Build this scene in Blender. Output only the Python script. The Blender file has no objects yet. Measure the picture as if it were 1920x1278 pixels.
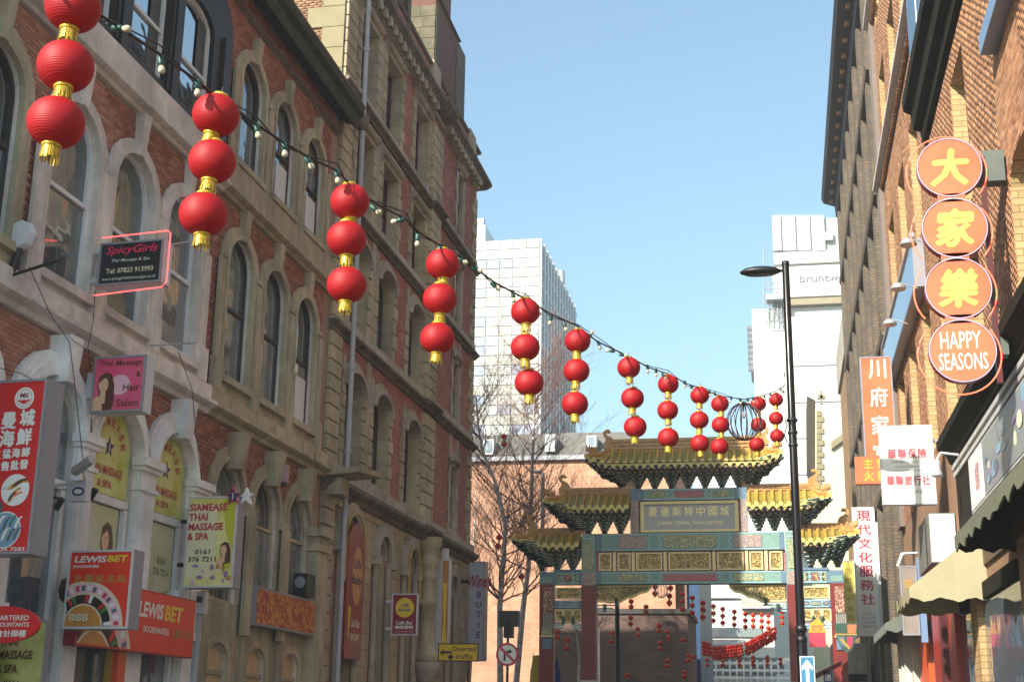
import bpy, math, random
import numpy as np
from mathutils import Vector, Matrix
from mathutils.geometry import tessellate_polygon
random.seed(7)
sc = bpy.context.scene
COL = sc.collection
PI = math.pi
# ------------------------------------------------------------------ camera
CX, CY, F, CAMH = 960., 639., 2560., 1.65
_S = np.array([1475-CX, -(1362-CY), -F])
_V = np.array([130., (F*F+_S[0]*130.)/(-_S[1]), -F])
_Y = _S/np.linalg.norm(_S); _Z = _V/np.linalg.norm(_V); _X = np.cross(_Y, _Z)
ROT = np.array([_X, _Y, _Z])
cam = bpy.data.objects.new('camera', bpy.data.cameras.new('camera')); COL.objects.link(cam)
cam.data.sensor_width = 36; cam.data.lens = F/1920*36
cam.data.clip_end = 4000; cam.data.clip_start = 0.2
cam.matrix_world = Matrix.Translation((0, 0, CAMH)) @ Matrix([list(r) for r in ROT]).to_4x4()
sc.camera = cam
def ray(px, py): return ROT @ np.array([px-CX, -(py-CY), -F])
def onX(px, py, X):
    d = ray(px, py); t = X/d[0]; return (X, d[1]*t, d[2]*t+CAMH)
def onY(px, py, Y):
    d = ray(px, py); t = Y/d[1]; return (d[0]*t, Y, d[2]*t+CAMH)
# ------------------------------------------------------------------ light
SUN_EL, SUN_AZ = 31.0, 31.0      # azimuth measured from straight behind the camera towards the left
w = bpy.data.worlds.new('World'); sc.world = w; w.use_nodes = True
nt = w.node_tree; bg = nt.nodes['Background']
sky = nt.nodes.new('ShaderNodeTexSky'); sky.sky_type = 'NISHITA'; sky.sun_disc = False
sky.sun_elevation = math.radians(SUN_EL); sky.sun_rotation = math.radians(180+SUN_AZ)
sky.air_density = 1.0; sky.dust_density = 2.5; sky.ozone_density = 1.2; sky.altitude = 40
_a = nt.nodes.new('ShaderNodeVectorMath'); _a.operation = 'MULTIPLY_ADD'; _a.inputs[1].default_value = (0.07, 0.05, 0.0375); _a.inputs[2].default_value = (1, 1, 1); nt.links.new(sky.outputs[0], _a.inputs[0])
_b = nt.nodes.new('ShaderNodeVectorMath'); _b.operation = 'DIVIDE'; nt.links.new(sky.outputs[0], _b.inputs[0]); nt.links.new(_a.outputs[0], _b.inputs[1])   # soft shoulder, so the horizon does not burn out
_c = nt.nodes.new('ShaderNodeMix'); _c.data_type = 'RGBA'; _c.inputs[0].default_value = 0; _c.inputs[7].default_value = (1.45, 2.35, 3.1, 1); nt.links.new(_b.outputs[0], _c.inputs[6])
_d = nt.nodes.new('ShaderNodeVectorMath'); _d.operation = 'MULTIPLY'; _d.inputs[1].default_value = (.95, 1.06, .96); nt.links.new(_c.outputs[2], _d.inputs[0]); nt.links.new(_d.outputs[0], bg.inputs[0]); bg.inputs[1].default_value = 0.11
sd = Vector((-math.sin(math.radians(SUN_AZ))*math.cos(math.radians(SUN_EL)),
             -math.cos(math.radians(SUN_AZ))*math.cos(math.radians(SUN_EL)), math.sin(math.radians(SUN_EL))))
sl = bpy.data.lights.new('sun', 'SUN'); sl.energy = 3.4; sl.angle = math.radians(0.53); sl.color = (1, .93, .82)
so = bpy.data.objects.new('sun', sl); COL.objects.link(so); so.rotation_euler = sd.to_track_quat('Z', 'Y').to_euler(); so.location = (-20, -20, 60)
vs = sc.view_settings; vs.view_transform = 'Standard'; vs.look = 'None'; vs.exposure = 1.56; vs.gamma = 1; vs.use_curve_mapping = False
# ------------------------------------------------------------------ materials
def srgb(h):
    if isinstance(h, str):
        h = tuple(int(h[i:i+2], 16)/255 for i in (0, 2, 4))
        return tuple(c/12.92 if c <= .04045 else ((c+.055)/1.055)**2.4 for c in h)
    return h
def newmat(name):
    m = bpy.data.materials.new(name); m.use_nodes = True
    return m, m.node_tree, m.node_tree.nodes['Principled BSDF']
def mat(name, c, rough=.7, metal=0., var=.18, scale=3., bump=0., streak=False, c2=None, rnd=0., emit=0., spec=.5, wscale=None):
    m, t, b = newmat(name); N = t.nodes; L = t.links
    c = srgb(c); b.inputs['Roughness'].default_value = rough; b.inputs['Metallic'].default_value = metal
    b.inputs['Specular IOR Level'].default_value = spec
    geo = N.new('ShaderNodeNewGeometry'); mp = N.new('ShaderNodeMapping'); L.new(geo.outputs['Position'], mp.inputs[0])
    mp.inputs['Scale'].default_value = (1.6, 1.6, .5) if streak else (1, 1, 1)
    n = N.new('ShaderNodeTexNoise'); n.inputs['Scale'].default_value = scale; n.inputs['Detail'].default_value = 9; n.inputs['Roughness'].default_value = .72
    L.new(mp.outputs[0], n.inputs['Vector'])
    rp = N.new('ShaderNodeMapRange'); rp.inputs[1].default_value = .3; rp.inputs[2].default_value = .7
    L.new(n.outputs[0], rp.inputs[0])
    mx = N.new('ShaderNodeMix'); mx.data_type = 'RGBA'
    a = c2 and srgb(c2) or tuple(x*(1-var) for x in c); h = tuple(min(x*(1+var*.7), 1) for x in c)
    mx.inputs[6].default_value = (*a, 1); mx.inputs[7].default_value = (*h, 1); L.new(rp.outputs[0], mx.inputs[0])
    out = mx.outputs[2]
    if streak:      # soot and rain wash, in drifts of its own
        g1 = N.new('ShaderNodeTexNoise'); g1.inputs['Scale'].default_value = .55; g1.inputs['Detail'].default_value = 7; g1.inputs['Roughness'].default_value = .75; L.new(geo.outputs['Position'], g1.inputs['Vector'])
        g2 = N.new('ShaderNodeMapRange'); g2.inputs[1].default_value = .38; g2.inputs[2].default_value = .62; g2.inputs[3].default_value = .72; g2.inputs[4].default_value = 1.08; L.new(g1.outputs[0], g2.inputs[0])
        g3 = N.new('ShaderNodeVectorMath'); g3.operation = 'SCALE'; L.new(out, g3.inputs[0]); L.new(g2.outputs[0], g3.inputs['Scale']); out = g3.outputs[0]
    if rnd:
        oi = N.new('ShaderNodeObjectInfo'); mr = N.new('ShaderNodeMapRange'); mr.inputs[3].default_value = 1-rnd; mr.inputs[4].default_value = 1+rnd*.7
        L.new(oi.outputs['Random'], mr.inputs[0])
        vm = N.new('ShaderNodeVectorMath'); vm.operation = 'SCALE'; L.new(out, vm.inputs[0]); L.new(mr.outputs[0], vm.inputs['Scale']); out = vm.outputs[0]
    L.new(out, b.inputs['Base Color'])
    if emit:
        L.new(out, b.inputs['Emission Color']); b.inputs['Emission Strength'].default_value = emit
    if bump:
        n2 = N.new('ShaderNodeTexNoise'); n2.inputs['Scale'].default_value = scale*9; n2.inputs['Detail'].default_value = 4; L.new(geo.outputs['Position'], n2.inputs['Vector'])
        bp = N.new('ShaderNodeBump'); bp.inputs['Strength'].default_value = bump; bp.inputs['Distance'].default_value = .02
        L.new(n2.outputs[0], bp.inputs['Height']); L.new(bp.outputs[0], b.inputs['Normal'])
    return m
def brickmat(name, c1, c2, mortar, bw=.225, bh=.075, far=1., bumpd=.006):
    m, t, b = newmat(name); N = t.nodes; L = t.links; b.inputs['Roughness'].default_value = .85
    geo = N.new('ShaderNodeNewGeometry'); sp = N.new('ShaderNodeSeparateXYZ'); L.new(geo.outputs['Position'], sp.inputs[0])
    ad = N.new('ShaderNodeMath'); L.new(sp.outputs[0], ad.inputs[0]); L.new(sp.outputs[1], ad.inputs[1])
    cb = N.new('ShaderNodeCombineXYZ'); L.new(ad.outputs[0], cb.inputs[0]); L.new(sp.outputs[2], cb.inputs[1])
    br = N.new('ShaderNodeTexBrick'); br.inputs['Scale'].default_value = 1; br.inputs['Brick Width'].default_value = bw; br.inputs['Row Height'].default_value = bh
    br.inputs['Mortar Size'].default_value = .009*far; br.inputs['Mortar Smooth'].default_value = .3; br.inputs['Bias'].default_value = -.1
    br.inputs['Color1'].default_value = (*srgb(c1), 1); br.inputs['Color2'].default_value = (*srgb(c2), 1); br.inputs['Mortar'].default_value = (*srgb(mortar), 1)
    L.new(cb.outputs[0], br.inputs['Vector'])
    n = N.new('ShaderNodeTexNoise'); n.inputs['Scale'].default_value = .9; n.inputs['Detail'].default_value = 8; L.new(geo.outputs['Position'], n.inputs['Vector'])
    mr = N.new('ShaderNodeMapRange'); mr.inputs[1].default_value = .3; mr.inputs[2].default_value = .7; mr.inputs[3].default_value = .72; mr.inputs[4].default_value = 1.12; L.new(n.outputs[0], mr.inputs[0])
    vm = N.new('ShaderNodeVectorMath'); vm.operation = 'SCALE'; L.new(br.outputs[0], vm.inputs[0]); L.new(mr.outputs[0], vm.inputs['Scale'])
    L.new(vm.outputs[0], b.inputs['Base Color'])
    bp = N.new('ShaderNodeBump'); bp.invert = True; bp.inputs['Strength'].default_value = .8; bp.inputs['Distance'].default_value = bumpd
    L.new(br.outputs['Fac'], bp.inputs['Height']); L.new(bp.outputs[0], b.inputs['Normal'])
    return m
def unitmat(name, c1, c2, c3, single=False):
    """clay of one built brick: its tint comes from the piece (face attribute or object), weathering from noise"""
    m, t, b = newmat(name); N = t.nodes; L = t.links; b.inputs['Roughness'].default_value = .88
    if single:
        s = N.new('ShaderNodeObjectInfo').outputs['Random']
    else:
        at = N.new('ShaderNodeAttribute'); at.attribute_name = 'tint'; s = at.outputs['Fac']
    cr = N.new('ShaderNodeValToRGB'); e = cr.color_ramp.elements; e[0].color = (*srgb(c1), 1); e[1].color = (*srgb(c3), 1); e[0].position = .05
    k = e.new(.55); k.color = (*srgb(c2), 1); L.new(s, cr.inputs[0])
    geo = N.new('ShaderNodeNewGeometry')
    n = N.new('ShaderNodeTexNoise'); n.inputs['Scale'].default_value = .8; n.inputs['Detail'].default_value = 9; n.inputs['Roughness'].default_value = .7; L.new(geo.outputs['Position'], n.inputs['Vector'])
    mr = N.new('ShaderNodeMapRange'); mr.inputs[1].default_value = .3; mr.inputs[2].default_value = .7; mr.inputs[3].default_value = .68; mr.inputs[4].default_value = 1.15; L.new(n.outputs[0], mr.inputs[0])
    vm = N.new('ShaderNodeVectorMath'); vm.operation = 'SCALE'; L.new(cr.outputs[0], vm.inputs[0]); L.new(mr.outputs[0], vm.inputs['Scale']); L.new(vm.outputs[0], b.inputs['Base Color'])
    return m
def glassmat(name, c='15191d', rough=.04, c2=None, ior=2.1):
    m = mat(name, c, rough, var=.3, scale=.8, c2=c2, spec=1.0); b = m.node_tree.nodes['Principled BSDF']; b.inputs['IOR'].default_value = 1.9
    b.inputs['IOR'].default_value = ior; n = m.node_tree.nodes.new('ShaderNodeTexNoise'); n.inputs['Scale'].default_value = 1.3
    g = m.node_tree.nodes.new('ShaderNodeNewGeometry'); m.node_tree.links.new(g.outputs['Position'], n.inputs['Vector'])
    bp = m.node_tree.nodes.new('ShaderNodeBump'); bp.inputs['Strength'].default_value = .25; bp.inputs['Distance'].default_value = .03
    m.node_tree.links.new(n.outputs[0], bp.inputs['Height']); m.node_tree.links.new(bp.outputs[0], b.inputs['Normal'])
    return m
def reliefmat(name, hi, lo, scale=14., metal=.0, rough=.4, dist=.03):
    """carved relief: swirling pattern that lifts the surface and shows ground colour in the hollows"""
    m, t, b = newmat(name); N = t.nodes; L = t.links; b.inputs['Roughness'].default_value = rough; b.inputs['Metallic'].default_value = metal
    geo = N.new('ShaderNodeNewGeometry'); n = N.new('ShaderNodeTexNoise'); n.inputs['Scale'].default_value = scale; n.inputs['Detail'].default_value = 3; n.inputs['Distortion'].default_value = 2.2
    L.new(geo.outputs['Position'], n.inputs['Vector'])
    cr = N.new('ShaderNodeValToRGB'); e = cr.color_ramp.elements; e[0].position = .46; e[1].position = .54; e[0].color = (*srgb(lo), 1); e[1].color = (*srgb(hi), 1)
    L.new(n.outputs[0], cr.inputs[0]); L.new(cr.outputs[0], b.inputs['Base Color'])
    bp = N.new('ShaderNodeBump'); bp.inputs['Strength'].default_value = 1; bp.inputs['Distance'].default_value = dist; L.new(cr.outputs[0], bp.inputs['Height']); L.new(bp.outputs[0], b.inputs['Normal'])
    return m
# ------------------------------------------------------------------ mesh builder
class Frame:
    def __init__(s, o, U, N_): s.o = Vector(o); s.U = Vector(U); s.N = Vector(N_)
    def __call__(s, u, w, d): return s.o + s.U*u + Vector((0, 0, 1))*w + s.N*d
LF = Frame((-11, 0, 0), (0, 1, 0), (1, 0, 0))     # left street wall, u = distance down the street
RF = Frame((3.8, 0, 0), (0, 1, 0), (-1, 0, 0))    # right street wall
def faceY(Y): return Frame((0, Y, 0), (1, 0, 0), (0, -1, 0))
WF = faceY(0)
class MB:
    def __init__(s): s.v = []; s.f = []; s.mi = []; s.mats = []; s.k = 0; s.sm = []
    def use(s, m):
        if m not in s.mats: s.mats.append(m)
        s.k = s.mats.index(m); return s
    def add(s, vs_, fs, smooth=False):
        b = len(s.v); s.v += [tuple(p) for p in vs_]
        for f in fs: s.f.append(tuple(i+b for i in f)); s.mi.append(s.k); s.sm.append(smooth)
        return s
    def box(s, x0, x1, y0, y1, z0, z1):
        return s.add([(x, y, z) for x in (x0, x1) for y in (y0, y1) for z in (z0, z1)],
                     [(0, 1, 3, 2), (4, 6, 7, 5), (0, 4, 5, 1), (2, 3, 7, 6), (0, 2, 6, 4), (1, 5, 7, 3)])
    def fbox(s, fr, u0, u1, w0, w1, d0, d1):
        return s.add([fr(x, y, z) for x in (u0, u1) for y in (w0, w1) for z in (d0, d1)],
                     [(0, 1, 3, 2), (4, 6, 7, 5), (0, 4, 5, 1), (2, 3, 7, 6), (0, 2, 6, 4), (1, 5, 7, 3)])
    def fprism(s, fr, poly, d0, d1, back=False):
        n = len(poly); vs_ = [fr(u, w_, d1) for u, w_ in poly] + [fr(u, w_, d0) for u, w_ in poly]
        tri = tessellate_polygon([[Vector((u, w_, 0)) for u, w_ in poly]])
        fs = [tuple(t) for t in tri] + [(i, (i+1) % n, (i+1) % n+n, i+n) for i in range(n)]
        if back: fs += [tuple(j+n for j in t) for t in tri]
        return s.add(vs_, fs)
    def sheet(s, fr, polys, d):
        """flat face with holes"""
        flat = [p for q in polys for p in q]
        tri = tessellate_polygon([[Vector((u, w_, 0)) for u, w_ in q] for q in polys])
        return s.add([fr(u, w_, d) for u, w_ in flat], [tuple(t) for t in tri])
    def skirt(s, fr, poly, d0, d1, closed=True):
        n = len(poly)
        return s.add([fr(u, w_, d1) for u, w_ in poly]+[fr(u, w_, d0) for u, w_ in poly], [(i, (i+1) % n, (i+1) % n+n, i+n) for i in range(n if closed else n-1)])
    def ring(s, fr, outer, inner, d0, d1, closed=False):
        n = len(outer); r = range(n if closed else n-1)
        vs_ = [fr(u, w_, d1) for u, w_ in outer]+[fr(u, w_, d1) for u, w_ in inner]+[fr(u, w_, d0) for u, w_ in outer]+[fr(u, w_, d0) for u, w_ in inner]
        fs = []
        for i in r:
            j = (i+1) % n; fs += [(i, j, n+j, n+i), (i, 2*n+i, 2*n+j, j), (n+i, n+j, 3*n+j, 3*n+i)]
        if not closed: fs += [(0, n, 3*n, 2*n), (n-1, 3*n-1, 4*n-1, 2*n-1)]
        return s.add(vs_, fs)
    def tube(s, pts, r, n=8, caps=True, smooth=True):
        pts = [Vector(p) for p in pts]; rs = r if isinstance(r, (list, tuple)) else [r]*len(pts)
        vs_ = []; 
        for i, p in enumerate(pts):
            t = (pts[min(i+1, len(pts)-1)]-pts[max(i-1, 0)]).normalized()
            a = t.cross(Vector((0, 0, 1)) if abs(t.z) < .95 else Vector((1, 0, 0))).normalized(); b = t.cross(a)
            for k in range(n): vs_.append(p+(a*math.cos(2*PI*k/n)+b*math.sin(2*PI*k/n))*rs[i])
        fs = [(i*n+k, i*n+(k+1) % n, (i+1)*n+(k+1) % n, (i+1)*n+k) for i in range(len(pts)-1) for k in range(n)]
        s.add(vs_, fs, smooth)
        if caps: s.add(vs_[:n], [tuple(range(n))]); s.add(vs_[-n:], [tuple(range(n))])
        return s
    def lathe(s, prof, c=(0, 0, 0), n=24, smooth=True, axis='z'):
        vs_ = []
        for r, z in prof:
            for k in range(n):
                a = 2*PI*k/n; x, y = r*math.cos(a), r*math.sin(a)
                vs_.append((c[0]+x, c[1]+y, c[2]+z) if axis == 'z' else (c[0]+x, c[1]+z, c[2]+y))
        return s.add(vs_, [(i*n+k, i*n+(k+1) % n, (i+1)*n+(k+1) % n, (i+1)*n+k) for i in range(len(prof)-1) for k in range(n)], smooth)
    def poly(s, pts, y):
        """flat printed shape in a sign's own x/z plane"""
        return s.sheet(WF, [pts], -y)
    def disc(s, cx, cz, r, y, rz=None, n=24):
        return s.add([(cx+r*math.cos(2*PI*k/n), y, cz+(rz or r)*math.sin(2*PI*k/n)) for k in range(n)], [tuple(range(n))])
    def build(s, name, m=None, parent=None, off=None):
        me = bpy.data.meshes.new(name)
        o3 = off if off is not None else ((tuple(parent.location) if parent is not None and parent.get('worldmesh') else (0, 0, 0)))
        if o3 != (0, 0, 0): s.v = [(a-o3[0], b-o3[1], c-o3[2]) for a, b, c in s.v]
        me.from_pydata([tuple(p) for p in s.v], [], s.f)
        ms = s.mats or [m]
        for q in ms: me.materials.append(q)
        if len(ms) > 1: me.polygons.foreach_set('material_index', s.mi)
        if any(s.sm): me.polygons.foreach_set('use_smooth', s.sm)
        me.update()
        o = bpy.data.objects.new(name, me); COL.objects.link(o)
        if parent is not None: o.parent = parent
        return o
def tag(o, label=None, cat=None, group=None, kind=None):
    if label: o['label'] = label
    if cat: o['category'] = cat
    if group: o['group'] = group
    if kind: o['kind'] = kind
    return o
def thing(name, label, cat, loc=(0, 0, 0), rz=0, group=None, world=False):
    o = bpy.data.objects.new(name, None); COL.objects.link(o); o.empty_display_size = .3
    o.location = loc; o.rotation_euler = (0, 0, rz); tag(o, label, cat, group)
    if world: o['worldmesh'] = 1
    return o
def sub(name, mb, m, parent):
    """child of a world-coordinate part: same offset as its grandparent"""
    p = parent
    while p.parent: p = p.parent
    o = mb.build(name, m, None, off=tuple(p.location)); o.parent = parent; return o
def inst(o, parent=None, loc=None, scale=None):
    c = o.copy(); COL.objects.link(c); c.parent = parent
    if loc is not None: c.location = loc
    if scale is not None: c.scale = scale
    return c
def copy_tree(o, parent=None):
    c = o.copy(); COL.objects.link(c); c.parent = parent
    for ch in list(o.children): copy_tree(ch, c)
    return c
def arch(uc, hw, w0, ws, rise, n=10):
    return [(uc-hw, w0), (uc-hw, ws)] + [(uc-hw*math.cos(PI*k/n), ws+rise*math.sin(PI*k/n)) for k in range(1, n)] + [(uc+hw, ws), (uc+hw, w0)]
def rect(u0, u1, w0, w1): return [(u0, w0), (u0, w1), (u1, w1), (u1, w0)]
def inside(polys, U, W):
    m = np.zeros(len(U), bool)
    for p in polys:
        q = np.zeros(len(U), bool); n = len(p)
        for i in range(n):
            (x1, y1), (x2, y2) = p[i], p[(i+1) % n]
            if y1 == y2: continue
            q ^= ((y1 > W) != (y2 > W)) & (U < (x2-x1)*(W-y1)/(y2-y1)+x1)
        m |= q
    return m
ORD = ['first', 'second', 'third', 'fourth', 'fifth', 'sixth', 'seventh', 'eighth', 'ninth', 'tenth', 'eleventh', 'twelfth', 'thirteenth', 'fourteenth', 'fifteenth', 'sixteenth', 'seventeenth', 'eighteenth', 'nineteenth', 'twentieth', 'twenty first', 'twenty second', 'twenty third', 'twenty fourth', 'twenty fifth', 'twenty sixth']
def bricks(fr, u0, u1, w0, w1, excl, m, parent, d=.012, bl=.225, bh=.075, gap=.011, singles=0, msingle=None, near=0.):
    """real bricks, proud of the mortar sheet behind; the nearest ones are objects of their own"""
    rng = np.random.default_rng(int(abs(u0*10+w0))); C = []
    for r in range(int((w1-w0)/bh)):
        wc = w0+bh*(r+.5); o = (r % 2)*bl/2
        us = np.arange(u0-o, u1, bl); a = np.maximum(us, u0)+gap/2; b = np.minimum(us+bl, u1)-gap/2
        k = (b-a) > .03; C.append(np.stack([a[k], b[k], np.full(k.sum(), wc)], 1))
    for i, c in enumerate(C):
        wc = c[0, 2] if len(c) else 0
        for p in excl:           # cut the course where it meets an opening or a stone
            xs = []
            for k in range(len(p)):
                (x1, y1), (x2, y2) = p[k], p[(k+1) % len(p)]
                if (y1 > wc) != (y2 > wc): xs.append((x2-x1)*(wc-y1)/(y2-y1)+x1)
            xs.sort()
            for lo_, hi_ in zip(xs[::2], xs[1::2]):
                L1 = c.copy(); L1[:, 1] = np.minimum(L1[:, 1], lo_-.002); R1 = c.copy(); R1[:, 0] = np.maximum(R1[:, 0], hi_+.002)
                c = np.concatenate([L1, R1]); c = c[(c[:, 1]-c[:, 0]) > .02]
        C[i] = c
    C = np.concatenate(C)
    if singles:
        ctr = (C[:, 0]+C[:, 1])/2
        dist = np.hypot(ctr-singles[1], (C[:, 2]-singles[2])*1.0)
        full = (C[:, 1]-C[:, 0]) > bl*.9
        order = np.argsort(np.where(full, dist, 1e9))[:singles[0]]
        mb = MB(); L_ = bl-gap; mb.fbox(Frame((0, 0, 0), fr.U, fr.N), -L_/2, L_/2, -bh/2+gap/2, bh/2-gap/2, 0, d)
        first = None
        for i in order:
            p = fr((C[i, 0]+C[i, 1])/2, C[i, 2], random.uniform(-.002, .002))-parent.location
            if first is None:
                first = mb.build('brick', msingle, parent, off=(0, 0, 0)); first.location = p
            else: inst(first, parent, p)
        C = np.delete(C, order, 0)
    n = len(C); D = d+rng.uniform(-d*.4, d*.4, n); h = bh/2-gap/2
    o = np.array(fr.o)-np.array(parent.location); U = np.array(fr.U); N_ = np.array(fr.N); Z = np.array((0, 0, 1.))
    P = np.zeros((n, 8, 3)); i = 0
    for dd in (0, 1):
        for (cu, sw) in ((0, -1), (0, 1), (1, 1), (1, -1)):
            P[:, i] = o+C[:, cu, None]*U+(C[:, 2]+sw*h)[:, None]*Z+((D if dd else D*0)[:, None])*N_; i += 1
    Fq = np.array([(4, 5, 6, 7), (0, 1, 5, 4), (1, 2, 6, 5), (2, 3, 7, 6), (3, 0, 4, 7)])
    idx = (np.arange(n)[:, None, None]*8+Fq[None]).reshape(-1)
    me = bpy.data.meshes.new('brickwork'); me.vertices.add(n*8); me.vertices.foreach_set('co', P.reshape(-1))
    me.loops.add(len(idx)); me.loops.foreach_set('vertex_index', idx.astype(np.int32)); nf = n*5
    me.polygons.add(nf); me.polygons.foreach_set('loop_start', np.arange(nf, dtype=np.int32)*4); me.polygons.foreach_set('loop_total', np.full(nf, 4, np.int32))
    me.update(calc_edges=True)
    a = me.attributes.new('tint', 'FLOAT', 'FACE'); a.data.foreach_set('value', np.repeat(rng.random(n), 5).astype(np.float32))
    me.materials.append(m); ob = bpy.data.objects.new('brickwork', me); COL.objects.link(ob); ob.parent = parent; ob['kind'] = 'stuff'
    return ob
# ------------------------------------------------------------------ text
_dg = [None]
def txt(body, cx, cz, wd, ht, m, parent, y=-.004, bold=0., shear=0., name='lettering', fr=None, spacing=1.0):
    cjk = ord(max(body)) > 0x2e00; fat = bold if cjk else 0.; bold = 0. if cjk else bold*.75
    cu = bpy.data.curves.new('t', 'FONT'); cu.body = body; cu.offset = bold; cu.shear = shear; cu.resolution_u = 2; cu.space_character = spacing
    o = bpy.data.objects.new('t', cu); COL.objects.link(o)
    me = bpy.data.meshes.new_from_object(o)
    bpy.data.objects.remove(o); bpy.data.curves.remove(cu)
    if cjk and fat:
        vv = [tuple(v.co) for v in me.vertices]; ff = [tuple(q.vertices) for q in me.polygons]; bpy.data.meshes.remove(me); me = bpy.data.meshes.new('t')
        sh = [(0, 0), (fat*1.3, 0), (-fat*1.3, 0), (0, fat), (0, -fat)]; nv = len(vv)
        me.from_pydata([(a+dx, b+dy, .001*k) for k, (dx, dy) in enumerate(sh) for a, b, c in vv], [], [tuple(i+nv*k for i in f) for k in range(len(sh)) for f in ff])
    n = len(me.vertices); co = np.zeros(n*3); me.vertices.foreach_get('co', co); co = co.reshape(-1, 3)
    lo = co.min(0); hi = co.max(0); sx = sy = 1
    if ht: sy = ht/(hi[1]-lo[1])
    if wd: sx = wd/(hi[0]-lo[0])
    if not ht: sy = sx
    if not wd: sx = sy
    x = (co[:, 0]-(lo[0]+hi[0])/2)*sx+cx; z = (co[:, 1]-(lo[1]+hi[1])/2)*sy+cz
    if fr is None: P = np.stack([x, y-co[:, 2]*.5, z], 1)
    else: P = np.array([list(fr(a, b, -y+c*.5)-parent.location) for a, b, c in zip(x, z, co[:, 2])])
    me.vertices.foreach_set('co', P.reshape(-1)); me.materials.clear(); me.materials.append(m); me.update()
    ob = bpy.data.objects.new(name, me); COL.objects.link(ob); ob.parent = parent
    return ob
# ------------------------------------------------------------------ shared materials
M = {}
M['brickL'] = unitmat('red brick', '955c46', 'a76e56', 'b88068'); M['brickL1'] = unitmat('red brick single', 'a06a56', 'b07c66', 'c08e76', True)
M['mortarL'] = mat('sooty mortar', '98806f', .95, scale=1.5)
M['brickP'] = unitmat('pink terracotta brick', 'a86c5e', 'b37868', 'bd8474')
M['mortarP'] = mat('pink mortar', 'a87a6c', .95, scale=1.5)
M['stoneY'] = mat('buff sandstone', 'b8ad92', .85, var=.3, scale=1.1, bump=.25, streak=True, c2='8e836c', rnd=.12)
M['stoneG'] = mat('grey sandstone', 'e2dad2', .85, var=.25, scale=1.2, bump=.25, streak=True, c2='bfb5ac', rnd=.08)
M['stoneB2'] = mat('ashlar sandstone', 'b9ae90', .85, var=.2, scale=1.0, bump=.2, streak=True, c2='998e76', rnd=.12)
M['stoneB2g'] = mat('greyed ashlar', 'b5ad9e', .85, var=.2, scale=1.0, bump=.2, streak=True, c2='998d7c', rnd=.1)
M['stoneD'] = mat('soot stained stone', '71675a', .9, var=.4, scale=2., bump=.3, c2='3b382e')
M['white'] = mat('white masonry paint', 'eeedec', .6, var=.1, scale=1.5, streak=True, bump=.08)
M['shadestone'] = mat('sooty shaded chimney stone', '6e6752', .9, var=.3, scale=2., bump=.3, c2='4b4638'); M['shadebrick'] = mat('sooty shaded chimney brick', '6e4a40', .9, var=.25, scale=3)  # soot stain, with the shade on the chimneys put into the dark colours
M['black'] = mat('black painted stone', '16181a', .5, var=.4, scale=3, bump=.1)
M['upvc'] = mat('white window frame', 'dcdee0', .35, var=.06)
M['sash'] = mat('dark sash paint', '3a302c', .5, var=.3)
M['maroon'] = mat('maroon window paint', '521e20', .45, var=.2)
M['glass'] = glassmat('dark window glass', '59636c'); M['glassS'] = glassmat('sky facing glass', '141a22', .02, ior=3.2)
M['lead'] = mat('grey downpipe', 'a9abb2', .45, var=.15)
M['iron'] = mat('black iron', '15161a', .45, var=.3)
M['slate'] = mat('slate roof', '4b4b4c', .8, var=.3, scale=4)
M['steel'] = mat('brushed steel', 'a9aaac', .3, .3, var=.1)
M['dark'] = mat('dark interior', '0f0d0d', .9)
M['asphalt'] = mat('asphalt', (.075, .073, .07), .9, var=.25, scale=20, bump=.3)
M['paving'] = brickmat('paving flags', '8a857c', '7a766f', '4e4b47', .6, .45)
M['kerb'] = mat('granite kerb', '8b8883', .8, var=.15, scale=15)
M['boxgrey'] = mat('sign box side', '8b8b93', .4, var=.08); M['boxwhite'] = mat('sign box white', 'c8c8cc', .4, var=.05)
# ------------------------------------------------------------------ ground
def ground():
    m = MB().box(-1500, 1500, -300, 3000, -.5, -.16); tag(m.build('ground', M['asphalt']), kind='structure')
    m = MB().box(-7.6, 1.4, -60, 250, -.159, -.12); tag(m.build('road', M['asphalt']), kind='structure')
    pl = MB().box(-10.98, -7.75, -60, 49, -.15, 0); tag(pl.build('pavement', M['paving']), kind='structure')
    pr = MB().box(1.55, 3.78, -60, 68, -.15, 0); tag(pr.build('pavement', M['paving']), kind='structure')
    for x in (-7.745, 1.4):
        k = MB().box(x, x+.145, -60, 49, -.16, .005); tag(k.build('kerb', M['kerb']), kind='structure')
    wl = MB()
    for x in (-7.3, 1.0): wl.box(x, x+.1, -60, 200, -.12, -.116)
    tag(wl.build('road_markings', mat('yellow line paint', 'c9a227', .7)), kind='structure')
ground()
def mould(mb, fr, u0, u1, prof):
    """prof = closed list (d, w), swept along u"""
    n = len(prof)
    vs_ = [fr(u0, w_, d) for d, w_ in prof]+[fr(u1, w_, d) for d, w_ in prof]
    tri = [tuple(t) for t in tessellate_polygon([[Vector((a, b, 0)) for a, b in prof]])]
    mb.add(vs_, tri+[tuple(i+n for i in t) for t in tri]+[(i, (i+1) % n, (i+1) % n+n, i+n) for i in range(n)])
def string_prof(w0, h, d): return [(0, w0), (d*.35, w0), (d*.5, w0+h*.3), (d*.8, w0+h*.45), (d, w0+h*.6), (d, w0+h*.85), (d*.7, w0+h), (0, w0+h)]
WR = random.Random(5); GV = [M['glass'], M['glass'], glassmat('green tinted glass', '3d453f'), glassmat('curtained glass', '6f7274'), glassmat('deep dark glass', '1f2326')]
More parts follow.
